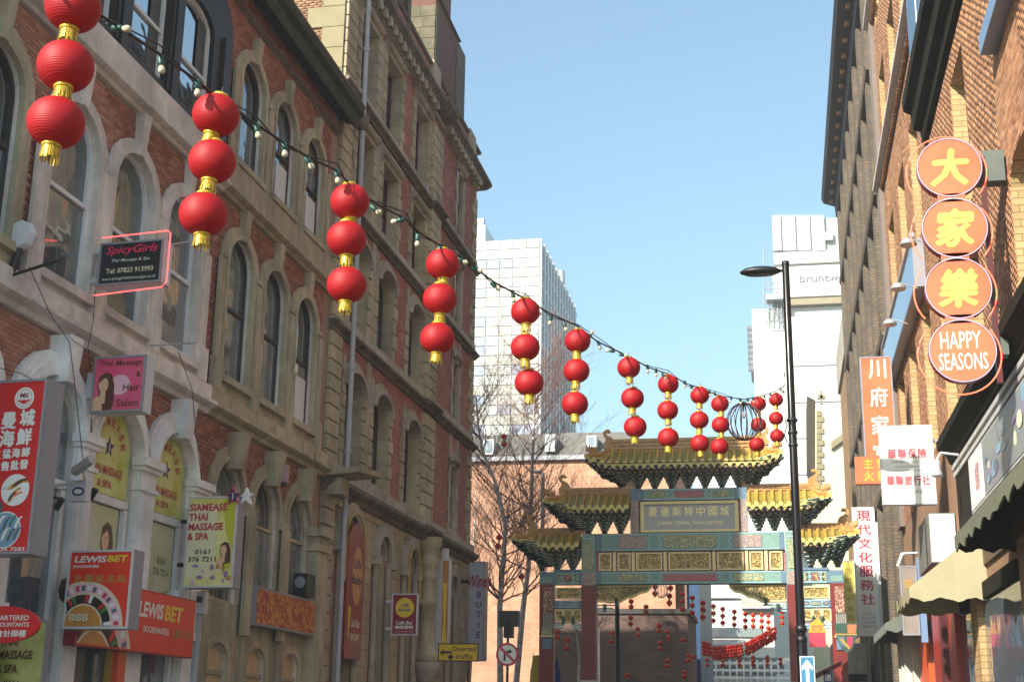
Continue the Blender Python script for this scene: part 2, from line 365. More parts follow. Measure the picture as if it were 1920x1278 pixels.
def window(fr, uc, hw, w0, ws, rise, rec, parent, fm, gm, split=.5, fw=.07, blind=None, n=8, name='window'):
    gm2 = WR.choice(GV) if gm.name == 'dark window glass' else gm; gm = WR.choice(GV) if gm.name == 'dark window glass' else gm
    """sash window: outer frame ring and meeting rail, upper and lower pane set back behind it"""
    f = MB(); out = arch(uc, hw, w0, ws, rise, n) if rise else rect(uc-hw, uc+hw, w0, ws)[0:2]+rect(uc-hw, uc+hw, w0, ws)[2:]
    inn = arch(uc, hw-fw, w0+fw, ws, max(rise-fw, .02), n) if rise else rect(uc-hw+fw, uc+hw-fw, w0+fw, ws-fw)
    f.ring(fr, out, inn, -rec-.06, -rec+.02, closed=not rise)
    if rise: f.fbox(fr, uc-hw, uc+hw, w0, w0+fw, -rec-.06, -rec+.021)
    wm = w0+(ws+rise-w0)*split
    f.fbox(fr, uc-hw+fw, uc+hw-fw, wm-.035, wm+.035, -rec-.055, -rec+.035)
    o = sub(name, f, fm, parent)
    lo = MB().fbox(fr, uc-hw+fw*.6, uc+hw-fw*.6, w0+fw*.6, wm, -rec-.05, -rec-.02)
    sub('pane', lo, gm, o)
    if rise: up = MB().fprism(fr, [(uc-hw+fw*.6, wm)]+arch(uc, hw-fw*.6, wm, ws, rise-fw*.6, n)[1:-1]+[(uc+hw-fw*.6, wm)], -rec-.08, -rec-.045)
    else: up = MB().fprism(fr, rect(uc-hw+fw*.6, uc+hw-fw*.6, wm, ws-fw*.6), -rec-.08, -rec-.045)
    sub('pane', up, gm2, o)
    if blind:
        sub('blind', MB().fbox(fr, uc-hw*.1, uc+hw-fw, w0+.1, w0+blind, -rec-.016, -rec-.005), M['upvc'], o)
    return o
def blockrow(fr, u0, u1, w0, w1, h, d0, d1, m, parent, name='stone', gap=.034, alt=0., side=1):
    """column of dressed blocks, each its own object on one shared mesh"""
    n = max(1, round((w1-w0)/h)); h = (w1-w0)/n; first = {}
    for i in range(n):
        a = alt if i % 2 else 0.
        if a not in first:
            mb = MB(); hh = h/2-gap/2; ch = .012
            uu0, uu1 = (u0, u1+a) if side > 0 else (u0-a, u1)
            mb.fbox(Frame((0, 0, 0), fr.U, fr.N), uu0, uu1, -hh, hh, d0, d1-ch)
            mb.fbox(Frame((0, 0, 0), fr.U, fr.N), uu0+ch, uu1-ch, -hh+ch, hh-ch, d1-ch, d1)
            first[a] = mb.build(name, m, parent, off=(0, 0, 0)); first[a].location = fr(0, w0+h*(i+.5), 0)-parent.location
        else: inst(first[a], parent, fr(0, w0+h*(i+.5), random.uniform(-.003, .003))-parent.location)
def wallsheet(fr, u0, u1, w0, w1, holes, rec, m, parent, jm=None, name='wall'):
    mb = MB().sheet(fr, [rect(u0, u1, w0, w1)]+holes, 0)
    o = sub(name, mb, m, parent) if parent.parent else mb.build(name, m, parent)
    for h in holes: MB().skirt(fr, h, -rec, 0).build('window_reveal', jm or m, parent)
    return o
# ------------------------------------------------------------------ left building 1: brick with stone arches
def left_one():
    B = thing('brick_building', 'red brick building at far left with white arched ground floor and stone window arches', 'building', (-11, 22, 0), world=True)
    fr = LF; holes = []; ex = []; H = 17.0
    Bc = [18.75, 20.83, 22.92]; Cc = [25.75, 27.8, 29.87]; Ac = [14.2, 16.35]
    Gb = [18.85, 21.0, 23.25] 
    ring_items = []
    def add(uc, hw, w0, ws, rise, ohw, orise, stone, low=None, depth=.07, key=True, fm='sash', gm='glass', split=.5, blind=None, rec=.09, kz=None):
        h = arch(uc, hw, w0, ws, rise, 10); holes.append(h); o = arch(uc, ohw, low if low is not None else w0, ws, orise, 10); ex.append(o)
        mb = MB().ring(fr, o, h, 0, depth)
        o2 = arch(uc, hw+.12, w0, ws, rise+.12, 10); mb.ring(fr, o2, arch(uc, hw+.002, w0, ws, rise, 10), 0, depth+.035)
        mb.fbox(fr, uc-ohw+.01, uc+ohw-.01, (low if low is not None else w0)-.001, w0, -.02, depth-.002)
        mb.fbox(fr, uc-hw-.12, uc+hw+.12, w0-.16, w0-.02, 0, depth+.12)
        mb.fbox(fr, uc-ohw+.02, uc-hw-.18, ws-.06, ws+.05, 0, depth+.05); mb.fbox(fr, uc+hw+.18, uc+ohw-.02, ws-.06, ws+.05, 0, depth+.07)
        mb.build('window_surround', stone, B)
        if key:
            kz_ = kz or ws+orise+.35
            k = MB(); k.add([fr(uc+a, z, d) for a, z, d in ((-.09, ws+rise-.02, 0), (.09, ws+rise-.02, 0), (.14, kz_, 0), (-.14, kz_, 0), (-.09, ws+rise-.02, depth+.08), (.09, ws+rise-.02, depth+.08), (.14, kz_, depth+.12), (-.14, kz_, depth+.12))], [(0, 1, 5, 4), (1, 2, 6, 5), (2, 3, 7, 6), (3, 0, 4, 7), (4, 5, 6, 7)])
            k.build('keystone', stone, B)
        window(fr, uc, hw+.02, w0-.02, ws, rise+.02, rec, B, M[fm], M[gm], split, blind=blind)
    for uc in Bc: add(uc, .74, 8.25, 10.55, .72, 1.04, .98, M['stoneG'], low=7.95, fm='upvc', kz=12.05)
    for uc in Cc: add(uc, .67, 8.35, 10.8, .6, 1.02, .86, M['stoneY'], low=7.95, kz=12.05, blind=(1.2 if uc > 29 else None))
    for uc in Ac: add(uc, .72, 8.35, 10.6, .62, 1.05, .98, M['stoneY'], low=7.95, kz=12.05)
    for i, uc in enumerate(Cc+Ac): add(uc, .66, 13.02, 14.95, .58, .99, .82, M['stoneY'], low=12.85, kz=16.1, blind=(1.1 if i in (1, 2) else None))
    # black painted window bay on the second floor
    bl = [(17.3, 12.8)]+[(17.3, 15.3)]+[(17.3+.9*(1-math.cos(PI/2*k/6)), 15.3+.9*math.sin(PI/2*k/6)) for k in range(1, 7)]+[(23.5+.9*math.sin(PI/2*k/6), 15.3+.9*math.cos(PI/2*k/6)) for k in range(0, 6)]+[(24.4, 15.3), (24.4, 12.8)]
    bh = []
    for uc in (18.7, 20.76, 22.78):
        h = arch(uc, .7, 13.0, 15.0, .4, 8); bh.append(h); holes.append(h)
    mb = MB().sheet(fr, [bl]+bh, .1).skirt(fr, bl, 0, .1)
    for h in bh: mb.skirt(fr, h, 0, .1)
    for u in (19.73, 21.77): mb.fbox(fr, u-.12, u+.12, 12.8, 15.5, .1, .17); mb.tube([fr(u-.2, 12.9, .12), fr(u-.2, 15.4, .12)], .04)
    for u in (17.6, 24.05): mb.fbox(fr, u-.16, u+.16, 12.8, 15.2, .1, .17)
    mb.build('black_window_bay', M['black'], B); ex.append(bl)
    for uc in (18.7, 20.76, 22.78):
        window(fr, uc, .72, 12.98, 15.0, .42, .04, B, M['upvc'], M['glassS'], .42, fw=.09)
        MB().fbox(fr, uc+.22, uc+.6, 13.12, 15.2, -.055, -.05).build('curtain', bpy.data.materials.get('curtain') or mat('curtain', '4a4e49', .5, var=.3), B)
    # ground floor arches, painted white, and tawny arches further on
    for uc, hw in zip(Gb, (.86, .82, .8)):
        h = arch(uc, hw, 0, 6.0, .72, 12); holes.append(h); o = arch(uc, hw+.38, 0, 6.0, 1.12, 12); ex.append(o)
        mb = MB().ring(fr, o, h, 0, .1)
        for q, (a, d) in enumerate(((.3, .13), (.2, .16), (.09, .19))): mb.ring(fr, arch(uc, hw+a, 6.0, 6.0, .72+a, 12), arch(uc, hw+.004*(q+1), 6.0, 6.0, .72+.004*(q+1), 12), 0, d)
        mb.build('arch_moulding', M['white'], B)
        k = MB(); k.add([fr(uc+a, z, d) for a, z, d in ((-.14, 6.62, 0), (.14, 6.62, 0), (.2, 7.35, 0), (-.2, 7.35, 0), (-.14, 6.62, .34), (.14, 6.62, .34), (.19, 7.35, .38), (-.19, 7.35, .38))], [(0, 1, 5, 4), (1, 2, 6, 5), (2, 3, 7, 6), (3, 0, 4, 7), (4, 5, 6, 7)])
        k.build('keystone', M['white'], B)
    for u0, u1 in ((16.9, 17.97), (19.73, 20.16), (21.84, 22.43), (24.07, 24.7)):
        mb = MB().fbox(fr, u0, u1, 0, 5.8, 0, .15).fbox(fr, u0-.06, u1+.06, 5.8, 5.88, 0, .21).fbox(fr, u0-.1, u1+.1, 5.88, 6.02, 0, .27).fbox(fr, u0-.05, u1+.05, 5.45, 5.52, 0, .2)
        mb.fbox(fr, u0+.12, u1-.12, 3.2, 5.3, .15, .18)
        mb.fbox(fr, u0-.05, u1+.05, 0, 1.0, .0, .23); mb.fbox(fr, u0-.04, u1+.04, 3.05, 3.2, 0, .2)
        mb.build('pier', M['white'], B); ex.append(rect(u0, u1, 0, 6.0))
    for uc in (14.2, 16.4): holes.append(arch(uc, .7, 0, 6.0, .7, 10)); ex.append(arch(uc, 1., 0, 6, 1., 10)); MB().ring(fr, arch(uc, 1., 0, 6, 1., 10), arch(uc, .7, 0, 6, .7, 10), 0, .15).build('arch_moulding', M['white'], B)
    for uc in (14.2, 16.4)+tuple(Gb): MB().fprism(fr, arch(uc, .82, 0, 6.0, .76, 12), -.18, -.1).build('shop_window', M['glass'], B)
    for uc in Gb: tr = MB(); tr.fbox(fr, uc-.78, uc+.78, 5.08, 5.22, -.1, -.02); tr.fbox(fr, uc-.8, uc-.7, 0, 5.1, -.1, -.04); tr.fbox(fr, uc+.66, uc+.78, 0, 5.1, -.1, -.02); tr.build('transom', M['white'], B)
    Gc = [25.95, 28.05, 30.15]
    for uc in Gc:
        h = arch(uc, .78, 3.9, 5.9, .82, 10); holes.append(h); o = arch(uc, 1.05, 0, 5.9, 1.12, 10); ex.append(o)
        mb = MB().ring(fr, arch(uc, 1.05, 3.9, 5.9, 1.12, 10), h, 0, .06).ring(fr, arch(uc, .9, 5.9, 5.9, .94, 10), arch(uc, .784, 5.9, 5.9, .824, 10), 0, .1).fbox(fr, uc-1.05, uc-.76, 5.72, 5.9, 0, .14).fbox(fr, uc+.76, uc+1.05, 5.72, 5.9, 0, .14)
        mb.build('window_surround', M['stoneY'], B)
        k = MB(); k.add([fr(uc+a, z, d) for a, z, d in ((-.12, 6.55, 0), (.12, 6.55, 0), (.18, 7.3, 0), (-.18, 7.3, 0), (-.12, 6.55, .3), (.12, 6.55, .3), (.18, 7.3, .4), (-.18, 7.3, .4))], [(0, 1, 5, 4), (1, 2, 6, 5), (2, 3, 7, 6), (3, 0, 4, 7), (4, 5, 6, 7)])
        k.build('keystone', M['stoneY'], B)
        window(fr, uc, .8, 3.88, 5.9, .84, .1, B, M['stoneY'], M['glass'], .62, fw=.09)
        h2 = arch(uc, .55, 1.0, 2.75, .36, 8); holes.append(h2)
        mb = MB().ring(fr, arch(uc, .7, 1., 2.75, .52, 8), h2, 0, .06); mb.build('window_surround', M['stoneY'], B)
        bd = MB().fprism(fr, arch(uc, .57, 1., 2.75, .37, 8), -.14, -.09); sub('boarded_window', bd, mat('beige boarding', 'c9ad84', .8), B)
        sub('glazing_bar', MB().fbox(fr, uc-.52, uc+.52, 2.5, 2.58, -.09, -.03), M['stoneY'], B)
    MB().fbox(fr, 24.75, 24.95, 0, 5.9, 0, .12).build('pilaster', M['stoneY'], B)
    for uc in (27., 29.1): MB().fbox(fr, uc-.2, uc+.2, 3.3, 5.72, .12, .2).build('pilaster', M['stoneY'], B)
    mb = MB().sheet(fr, [rect(24.95, 31.15, 0, 3.9)]+[arch(uc, .55, 1.0, 2.75, .36, 8) for uc in Gc], .04)
    for u in (24.95, 26.99, 29.1): mb.fbox(fr, u, u+.36, 0, 3.85, .04, .12)
    mb.build('ashlar_plinth', M['stoneY'], B); ex.append(rect(24.9, 31.2, 0, 3.9))
    mb = MB().fbox(fr, 30.95, 31.7, 0, 5.5, 0, .3).fbox(fr, 30.9, 31.69, 5.5, 5.6, 0, .36).fbox(fr, 30.94, 31.69, 5.6, 5.85, 0, .31).fbox(fr, 30.85, 31.69, 5.85, 6.05, 0, .42)
    mb.build('end_pier', M['stoneY'], B); ex.append(rect(30.9, 31.7, 0, 6.05))
    # floor bands
    mb = MB(); mould(mb, fr, 14, 24.5, string_prof(7.4, .26, .3)); mb.fbox(fr, 14, 24.5, 7.66, 7.95, 0, .16)
    for u in (17.72, 19.79, 21.88, 23.98): mb.fbox(fr, u-.22, u+.22, 7.95, 8.6, .06, .17).fbox(fr, u-.15, u+.15, 8.6, 10.5, .06, .12)
    mb.build('string_course', M['stoneG'], B)
    mb = MB(); mould(mb, fr, 24.5, 31.7, string_prof(7.4, .26, .3)); mb.fbox(fr, 24.5, 31.7, 7.66, 7.95, 0, .16)
    for u in (24.72, 26.78, 28.84, 30.9): mb.fbox(fr, u-.2, u+.2, 7.95, 8.6, .06, .17).fbox(fr, u-.14, u+.14, 8.6, 10.7, .06, .12)
    mb.build('string_course', M['stoneY'], B)
    mb = MB(); mould(mb, fr, 14, 24.5, string_prof(12.05, .2, .26)); mb.fbox(fr, 14, 24.5, 12.25, 12.78, 0, .2); mb.build('string_course', M['stoneG'], B)
    mb = MB(); mould(mb, fr, 24.5, 31.7, string_prof(12.05, .2, .26)); mb.fbox(fr, 24.5, 31.7, 12.25, 12.84, 0, .16)
    for u in (24.75, 26.78, 28.84, 30.88): mb.fbox(fr, u-.14, u+.14, 12.84, 14.9, .06, .12)
    mb.build('string_course', M['stoneY'], B)
    mb = MB(); mould(mb, fr, 14, 31.5, string_prof(16.38, .12, .12)); mb.build('string_course', M['stoneD'], B)
    mb = MB(); mould(mb, fr, 14, 31.9, [(0, 16.98), (.3, 16.85), (.46, 16.7), (.5, 16.85), (.5, 17.02), (.62, 17.1), (.62, 17.25), (0, 17.45)])
    mb.build('cornice', mat('mossy stone cornice', '3c3d2c', .95, var=.4, scale=2.5, c2='1c1e15'), B)
    gt = MB().tube([fr(14, 17.33, .58), fr(31.9, 17.33, .58)], .07); gt.build('gutter', M['stoneD'], B)
    for r in (rect(14, 24.5, 7.35, 8.0), rect(24.5, 31.7, 7.35, 8.), rect(14, 31.7, 12.0, 12.85), rect(31.15, 31.7, 0, 17)): ex.append(r)
    wallsheet(fr, 13, 31.68, 0, H, holes, .5, M['mortarL'], B, jm=M['stoneG'])
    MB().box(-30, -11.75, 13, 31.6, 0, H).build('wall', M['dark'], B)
    MB().add([(-11.1, 13, 17.2), (-11.1, 31.7, 17.2), (-20, 31.7, 20.0), (-20, 13, 20.0)], [(0, 1, 2, 3)]).build('roof', M['slate'], B)
    bricks(fr, 14, 31.7, 3.9, H, ex, M['brickL'], B, singles=(300, 17.6, 9.5), msingle=M['brickL1'])
    return B
left_one()
# ------------------------------------------------------------------ left building 2: banded ashlar and terracotta brick, five storeys
def left_two():
    B = thing('stone_building', 'tall five storey sandstone building with pink brick panels beyond the brick one', 'building', (-11, 40, 0), world=True)
    fr = LF; holes = []; st = M['stoneB2']; sg = M['stoneB2g']; U0, U1 = 31.72, 48.2; ex = []
    rows = [(7.95, 10.15, .42), (11.75, 13.85, .42), (15.2, 17.45, 0), (18.45, 20.95, 0)]
    cols = [(33.97, .78), (36.52, .8), (39.85, .78)]
    for ri, (w0, ws, rise) in enumerate(rows):
        for ci, (uc, hw) in enumerate(cols+[(45.45, .34)]):
            nar = ci == 3; 
            h = arch(uc, hw, w0, ws, rise, 8) if rise and not nar else rect(uc-hw, uc+hw, w0, ws); holes.append(h)
            if rise and not nar:
                o = arch(uc, hw+.3, w0, ws, rise+.34, 8); mb = MB().ring(fr, arch(uc, hw+.3, ws-.3, ws, rise+.34, 8), arch(uc, hw, ws-.3, ws, rise, 8), 0, .05)
                mb.ring(fr, arch(uc, hw+.12, ws-.05, ws, rise+.12, 8), arch(uc, hw+.004, ws-.05, ws, rise+.004, 8), 0, .16)
                mb.fbox(fr, uc-hw-.3, uc-hw-.04, ws+.28, ws+rise+.3, 0, .045)
                mb.build('arch_stones', sg, B); ex.append(arch(uc, hw+.3, w0, ws, rise+.34, 8))
            else:
                mb = MB().fbox(fr, uc-hw-.3, uc+hw+.3, ws, ws+.5, 0, .05)
                mould(mb, fr, uc-hw-.16, uc+hw+.16, [(0.05, ws+.12), (.14, ws+.14), (.2, ws+.2), (.2, ws+.25), (.05, ws+.3)])
                mb.build('lintel', sg, B); ex.append(rect(uc-hw-.3, uc+hw+.3, w0, ws+.5))
            mb = MB().fbox(fr, uc-hw-.35, uc+hw+.35, w0-.42, w0, 0, .07); mb.build('sill', sg, B); ex.append(rect(uc-hw-.35, uc+hw+.35, w0-.42, w0))
            fm = M['maroon'] if ri >= 2 else M['sash']
            window(fr, uc, hw+.02, w0-.02, ws, (rise+.02 if rise and not nar else 0), .33 if not nar else .12, B, fm, M['glass'], .5, fw=.1)
            if not nar:   # dressed jamb blocks, in alternating widths
                top = ws-.3 if rise else ws
                blockrow(fr, uc+hw-.014, uc+hw+.3, w0, top, .42, -.3, .05, st, B, alt=.14)
                blockrow(fr, uc-hw-.3, uc-hw+.014, w0, top, .42, -.02, .05, st, B, alt=.14, side=-1)
                ex.append(rect(uc-hw-.44, uc+hw+.44, w0, top))
                if rise:
                    cp = MB().fbox(fr, uc+hw-.01, uc+hw+.2, ws-.3, ws-.12, -.3, .09); cp.build('capital', st, B)
    # ground floor arcade
    gc = [(33.95, .85, 6.0), (37.0, .72, 6.0), (39.95, .72, 6.0), (45.4, .62, 5.9)]
    for uc, hw, ws in gc:
        h = arch(uc, hw-.22, 0.9, ws, hw-.2, 12); holes.append(h)
        mb = MB()
        for a, d in ((.22, .2), (.1, .12), (0, .06)): mb.ring(fr, arch(uc, hw+a, ws, ws, hw+a+.05, 12), arch(uc, hw-.1, ws, ws, hw-.08, 12) if a else arch(uc, hw-.22, ws, ws, hw-.2, 12), 0, d)
        for sgn in (-1, 1): mb.tube([fr(uc+sgn*(hw-.08), 1., .08), fr(uc+sgn*(hw-.08), ws-.2, .08)], .08, 10)
        for sgn in (-1, 1): mb.fbox(fr, uc+sgn*(hw+.05)-.14, uc+sgn*(hw+.05)+.14, ws-.22, ws, 0, .26)
        mb.build('arch_moulding', M['stoneB2g'], B)
        window(fr, uc, hw-.2, .9, ws, hw-.19, .3, B, M['lead'], M['glass'], .62, fw=.08)
    # big ashlar ground floor: courses as real blocks
    gx = [arch(uc, hw+.22, 0, ws, hw+.27, 12) for uc, hw, ws in gc]
    mb = MB(); rng = random.Random(3)
    h = .43; w_ = .02; 
    while w_ < 7.0:
        u = U0+.95+(.35 if int(w_/h) % 2 else 0)
        while u < U1-.1:
            l = rng.choice((.62, .78, .7)); l = min(l, U1-u)
            q = inside(gx, np.array([u+.06, u+l/2, u+l-.06]), np.array([w_+h/2]*3))
            if not q.any() and not (40.9 < u < 42.3): mb.fbox(fr, u+.008, u+l-.008, w_+.008, w_+h-.008, 0, .05+rng.uniform(-.006, .006))
            elif not q.all() and not (40.9 < u < 42.3):
                us = np.linspace(u, u+l, 9); g = ~inside(gx, us[:-1]+.04, np.array([w_+h/2]*8)); 
                for i in range(8):
                    if g[i]: mb.fbox(fr, us[i], us[i+1], w_+.008, w_+h-.008, 0, .048)
            u += l
        w_ += h
    tag(mb.build('ashlar_blocks', st, B), kind='stuff')
    # column between arches with ringed shaft, capital and bracket
    c = fr(41.65, 0, .22); mb = MB().lathe([(.3, 3.4), (.36, 3.5), (.36, 3.65), (.26, 3.8), (.24, 4.0), (.24, 5.1), (.3, 5.15), (.3, 5.25), (.24, 5.3), (.25, 5.9), (.32, 5.98), (.25, 6.06), (.26, 6.3), (.34, 6.42), (.26, 6.5), (.27, 6.8), (.4, 6.95), (.42, 7.2)], (c[0], c[1], 0), 20)
    mb.build('column', st, B)
    MB().lathe([(.1, 2.6), (.22, 2.7), (.28, 2.9), (.42, 3.15), (.45, 3.4), (.2, 3.42)], (c[0], c[1], 0), 16).build('column_bracket', sg, B)
    # pilaster and quoins of single blocks
    blockrow(fr, 31.74, 32.5, 0, 7.1, .42, -.05, .13, sg, B); blockrow(fr, 31.74, 32.6, 7.75, 21.2, .385, -.05, .1, st, B)
    for a, b in ((7.75, 11.1), (11.55, 14.7), (15.0, 18.0), (18.3, 21.1)): blockrow(fr, 41.0, 42.25, a, b, .4, -.02, .16, st, B)
    blockrow(fr, 47.75, 48.2, 7.75, 21.1, .4, -.05, .05, st, B, alt=.3, side=-1)
    for r in (rect(31.7, 32.65, 0, 22), rect(40.95, 42.3, 0, 22), rect(47.6, 48.3, 0, 22), rect(31.7, 48.3, 0, 7.8), rect(35.0, 35.5, 7, 21.), rect(44.75, 46.15, 7, 21.)): ex.append(r)
    for ws in (8.4, 12.2, 15.7, 19.1): 
        for k in range(3):
            blockrow(fr, 44.74, 45.09, ws-.3+k*.9, ws+.2+k*.9, .45, -.02, .05, sg, B); blockrow(fr, 45.81, 46.16, ws-.3+k*.9, ws+.2+k*.9, .45, -.02, .05, sg, B)
    for u0, u1 in ((35.05, 35.42), (44.74, 45.1), (45.8, 46.16)): MB().fbox(fr, u0, u1, 7.75, 21.1, 0, .03).build('stone_strip', sg, B)
    def step(w0, h, d, u0=31.7, u1=48.35):
        mb = MB(); mould(mb, fr, u0, 40.9, string_prof(w0, h, d)); mould(mb, fr, 40.9, 42.35, string_prof(w0, h, d+.16)); mould(mb, fr, 42.35, u1, string_prof(w0, h, d))
        return mb
    for w0, h, d in ((11.22, .26, .24), (14.72, .22, .22), (18.02, .22, .22)):
        step(w0, h, d).build('string_course', M['stoneD'], B)
        for a, b in ((32.6, 40.95), (42.3, 48.2)): MB().fbox(fr, a, b, w0+h, w0+h+.32, 0, .08).build('sill_band', sg, B)
        ex.append(rect(31.7, 48.3, w0, w0+h+.32))
    step(7.1, .42, .34).build('string_course', M['stoneD'], B); MB().fbox(fr, 32.0, 48.2, 7.52, 7.78, 0, .2).build('sill_band', sg, B)
    # modillion cornice
    mb = MB().fbox(fr, 31.74, 48.2, 20.98 if 0 else 21.45, 21.62, 0, .14); mb.build('frieze', sg, B)
    f0 = MB(); f0.fbox(Frame((0, 0, 0), fr.U, fr.N), -.11, .11, -.17, .17, 0, .2).fbox(Frame((0, 0, 0), fr.U, fr.N), -.11, .11, 0, .17, .2, .36)
    f0.lathe([(0, .2), (.1, .18), (.12, .1), (.1, 0)], (.3, 0, -.16), 8)
    f0 = f0.build('modillion', M['stoneY'], B, off=(0, 0, 0))
    us = [32.3+.52*i for i in range(30) if not 40.8 < 32.3+.52*i < 42.4]
    f0.location = fr(us[0], 21.5, .0)-B.location
    for u in us[1:]: inst(f0, B, fr(u, 21.5, 0)-B.location)
    mb = MB(); P = [(0, 21.66), (.3, 21.68), (.42, 21.76), (.5, 21.8), (.5, 21.92), (.4, 21.96), (.3, 22.06), (0, 22.1)]
    mould(mb, fr, 31.7, 40.9, P); mould(mb, fr, 40.9, 42.35, [(a+(.16 if a else 0), b) for a, b in P]); mould(mb, fr, 42.35, 48.7, P); mb.build('cornice', M['stoneD'], B)
    MB().fbox(fr, 32, 48.3, 22.1, 23.1, -.4, -.02).build('parapet', M['mortarP'], B)
    mb = MB(); mould(mb, fr, 36, 48.5, [(-.45, 23.1), (.06, 23.1), (.1, 23.18), (.02, 23.26), (-.45, 23.26)]); mb.build('coping', M['stoneD'], B)
    bricks(fr, 32.7, 47.7, 7.8, 21.5, ex, M['brickP'], B, d=.008, gap=.009)
    bricks(fr, 32.7, 48.2, 22.1, 23.05, [], M['brickP'], B)
    for a in (40.75, 46.4): MB().fbox(fr, a, a+1.0, 22.05, 23.3, -.2, .12).build('parapet_pier', st, B)
    # chimneys / turrets on the parapet
    def chimney(u0, u1, top, x0=-12.05, x1=-11.0):
        ya, yb = u0, u1; mb = MB().box(x0+.001, x1-.001, ya, yb, 22.1, top); c_ = mb.build('chimney', M['shadebrick'], B)
        f1 = Frame((0, u0, 0), (1, 0, 0), (0, -1, 0)); n = int((top-22.3)/.42)
        m2 = MB()
        for i in range(n):
            z = 22.25+i*.42; 
            for a, b in ((x0, x0+.5), (x0+.51, x1)) if i % 2 else ((x0, x0+.62), (x0+.63, x1)): m2.fbox(f1, a, b, z+.008, z+.41, 0, .05)
            m2.fbox(LF, ya, ya+(.5 if i % 2 else .35), z+.008, z+.41, 0, .04); m2.fbox(LF, yb-(.4 if i % 2 else .3), yb, z+.008, z+.41, 0, .04)
        tag(sub('chimney_stones', m2, M['shadestone'], c_), kind='stuff')
        m3 = MB().add([(x0-.1, ya-.12, top), (x1+.1, ya-.12, top), (x1+.1, yb+.1, top), (x0-.1, yb+.1, top), (x0+.25, ya+.2, top+.5), (x1-.2, ya+.2, top+.5), (x1-.2, yb-.2, top+.5), (x0+.25, yb-.2, top+.5)], [(0, 1, 5, 4), (1, 2, 6, 5), (2, 3, 7, 6), (3, 0, 4, 7), (4, 5, 6, 7), (0, 1, 2, 3)])
        sub('chimney_cap', m3, M['shadestone'], c_)
        sub('chimney_stack', MB().box(x0+.2, x1-.2, ya+.5, yb-.5, top+.3, top+4), M['shadebrick'], c_)
    chimney(41.2, 44.6, 26.0); chimney(36.0, 38.0, 27.0, -12.2, -11.05)
    MB().box(-11.9, -11.1, 45.0, 46.2, 22, 26.2).build('chimney', M['shadestone'], B)
    wallsheet(fr, 31.72, 48.2, 0, 22.1, holes, .75, M['mortarP'], B, jm=st)
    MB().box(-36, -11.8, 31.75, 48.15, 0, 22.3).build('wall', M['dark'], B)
    # flank above the lower roof: sunlit brick with toothed quoins
    fk = Frame((0, 31.73, 0), (1, 0, 0), (0, -1, 0))
    MB().sheet(fk, [rect(-36, -11.0, 0, 22.3)], 0).build('flank_wall', M['mortarL'], B)
    i = 0; z = 16.6; q = []
    while z < 22.2:
        a = 1.05 if i % 2 else .62; q.append(rect(-11.-a, -11., z, z+.62))
        MB().fbox(fk, -11.-a, -11.0, z+.01, z+.61, 0, .05).build('stone', mat('clean quoin stone', '8a8062', .85, var=.15, scale=1.5, bump=.2) if i == 0 else bpy.data.materials['clean quoin stone'], B); z += .62; i += 1
    bricks(fk, -19, -11.0, 16.5, 22.3, q, unitmat('buff brick', '7a5a42', '8e6c50', '9b7a5e'), B)
    fe = Frame((0, 48.2, 0), (-1, 0, 0), (0, 1, 0)); MB().sheet(fe, [rect(11.0, 36, 0, 22.3)], 0).build('flank_wall', M['mortarL'], B)
    MB().box(-36, -11.4, 31.9, 48, 22.3, 22.4).build('roof', M['slate'], B)
    # corner ledge bracket between the two buildings
    mb = MB().add([fr(u, w_, d) for u, w_, d in ((31.6, 7.42, 0), (32.6, 7.42, 0), (32.6, 7.5, 1.3), (31.6, 7.5, 1.0), (31.6, 7.6, 0), (32.6, 7.6, 0), (32.6, 7.62, 1.35), (31.6, 7.62, 1.05))], [(0, 1, 2, 3), (4, 5, 6, 7), (0, 1, 5, 4), (1, 2, 6, 5), (2, 3, 7, 6), (3, 0, 4, 7)])
    mb.fbox(fr, 31.8, 32.4, 7.0, 7.42, 0, .5); mb.build('corner_ledge', M['stoneY'], B)
left_two()
def downpipe():
    o = MB(); pts = [LF(32.85, z, .28) for z in (2.0, 7.3, 7.9, 14, 16.6)]; o.tube(pts, .065, 10)
    o.tube([LF(32.85, z, .28) for z in (16.6, 17.4, 26)], .065, 10)
    t = thing('downpipe', 'long grey rainwater pipe running down the corner of the stone building', 'pipe', tuple(LF(32.85, 2, .28)), world=True)
    o.build('pipe', M['lead'], t)
    for z in (5.0, 8.2, 10.4, 13, 15.3, 19.5): MB().tube([LF(32.85, z, .28), LF(32.85, z+.12, .28)], .09, 10).build('pipe_collar', M['lead'], t)
    MB().lathe([(.07, 17.1), (.16, 17.2), (.2, 17.45), (.2, 17.5), (.07, 17.52)], tuple(LF(32.85, 0, .28)), 8).build('hopper_head', M['stoneD'], t)
downpipe()
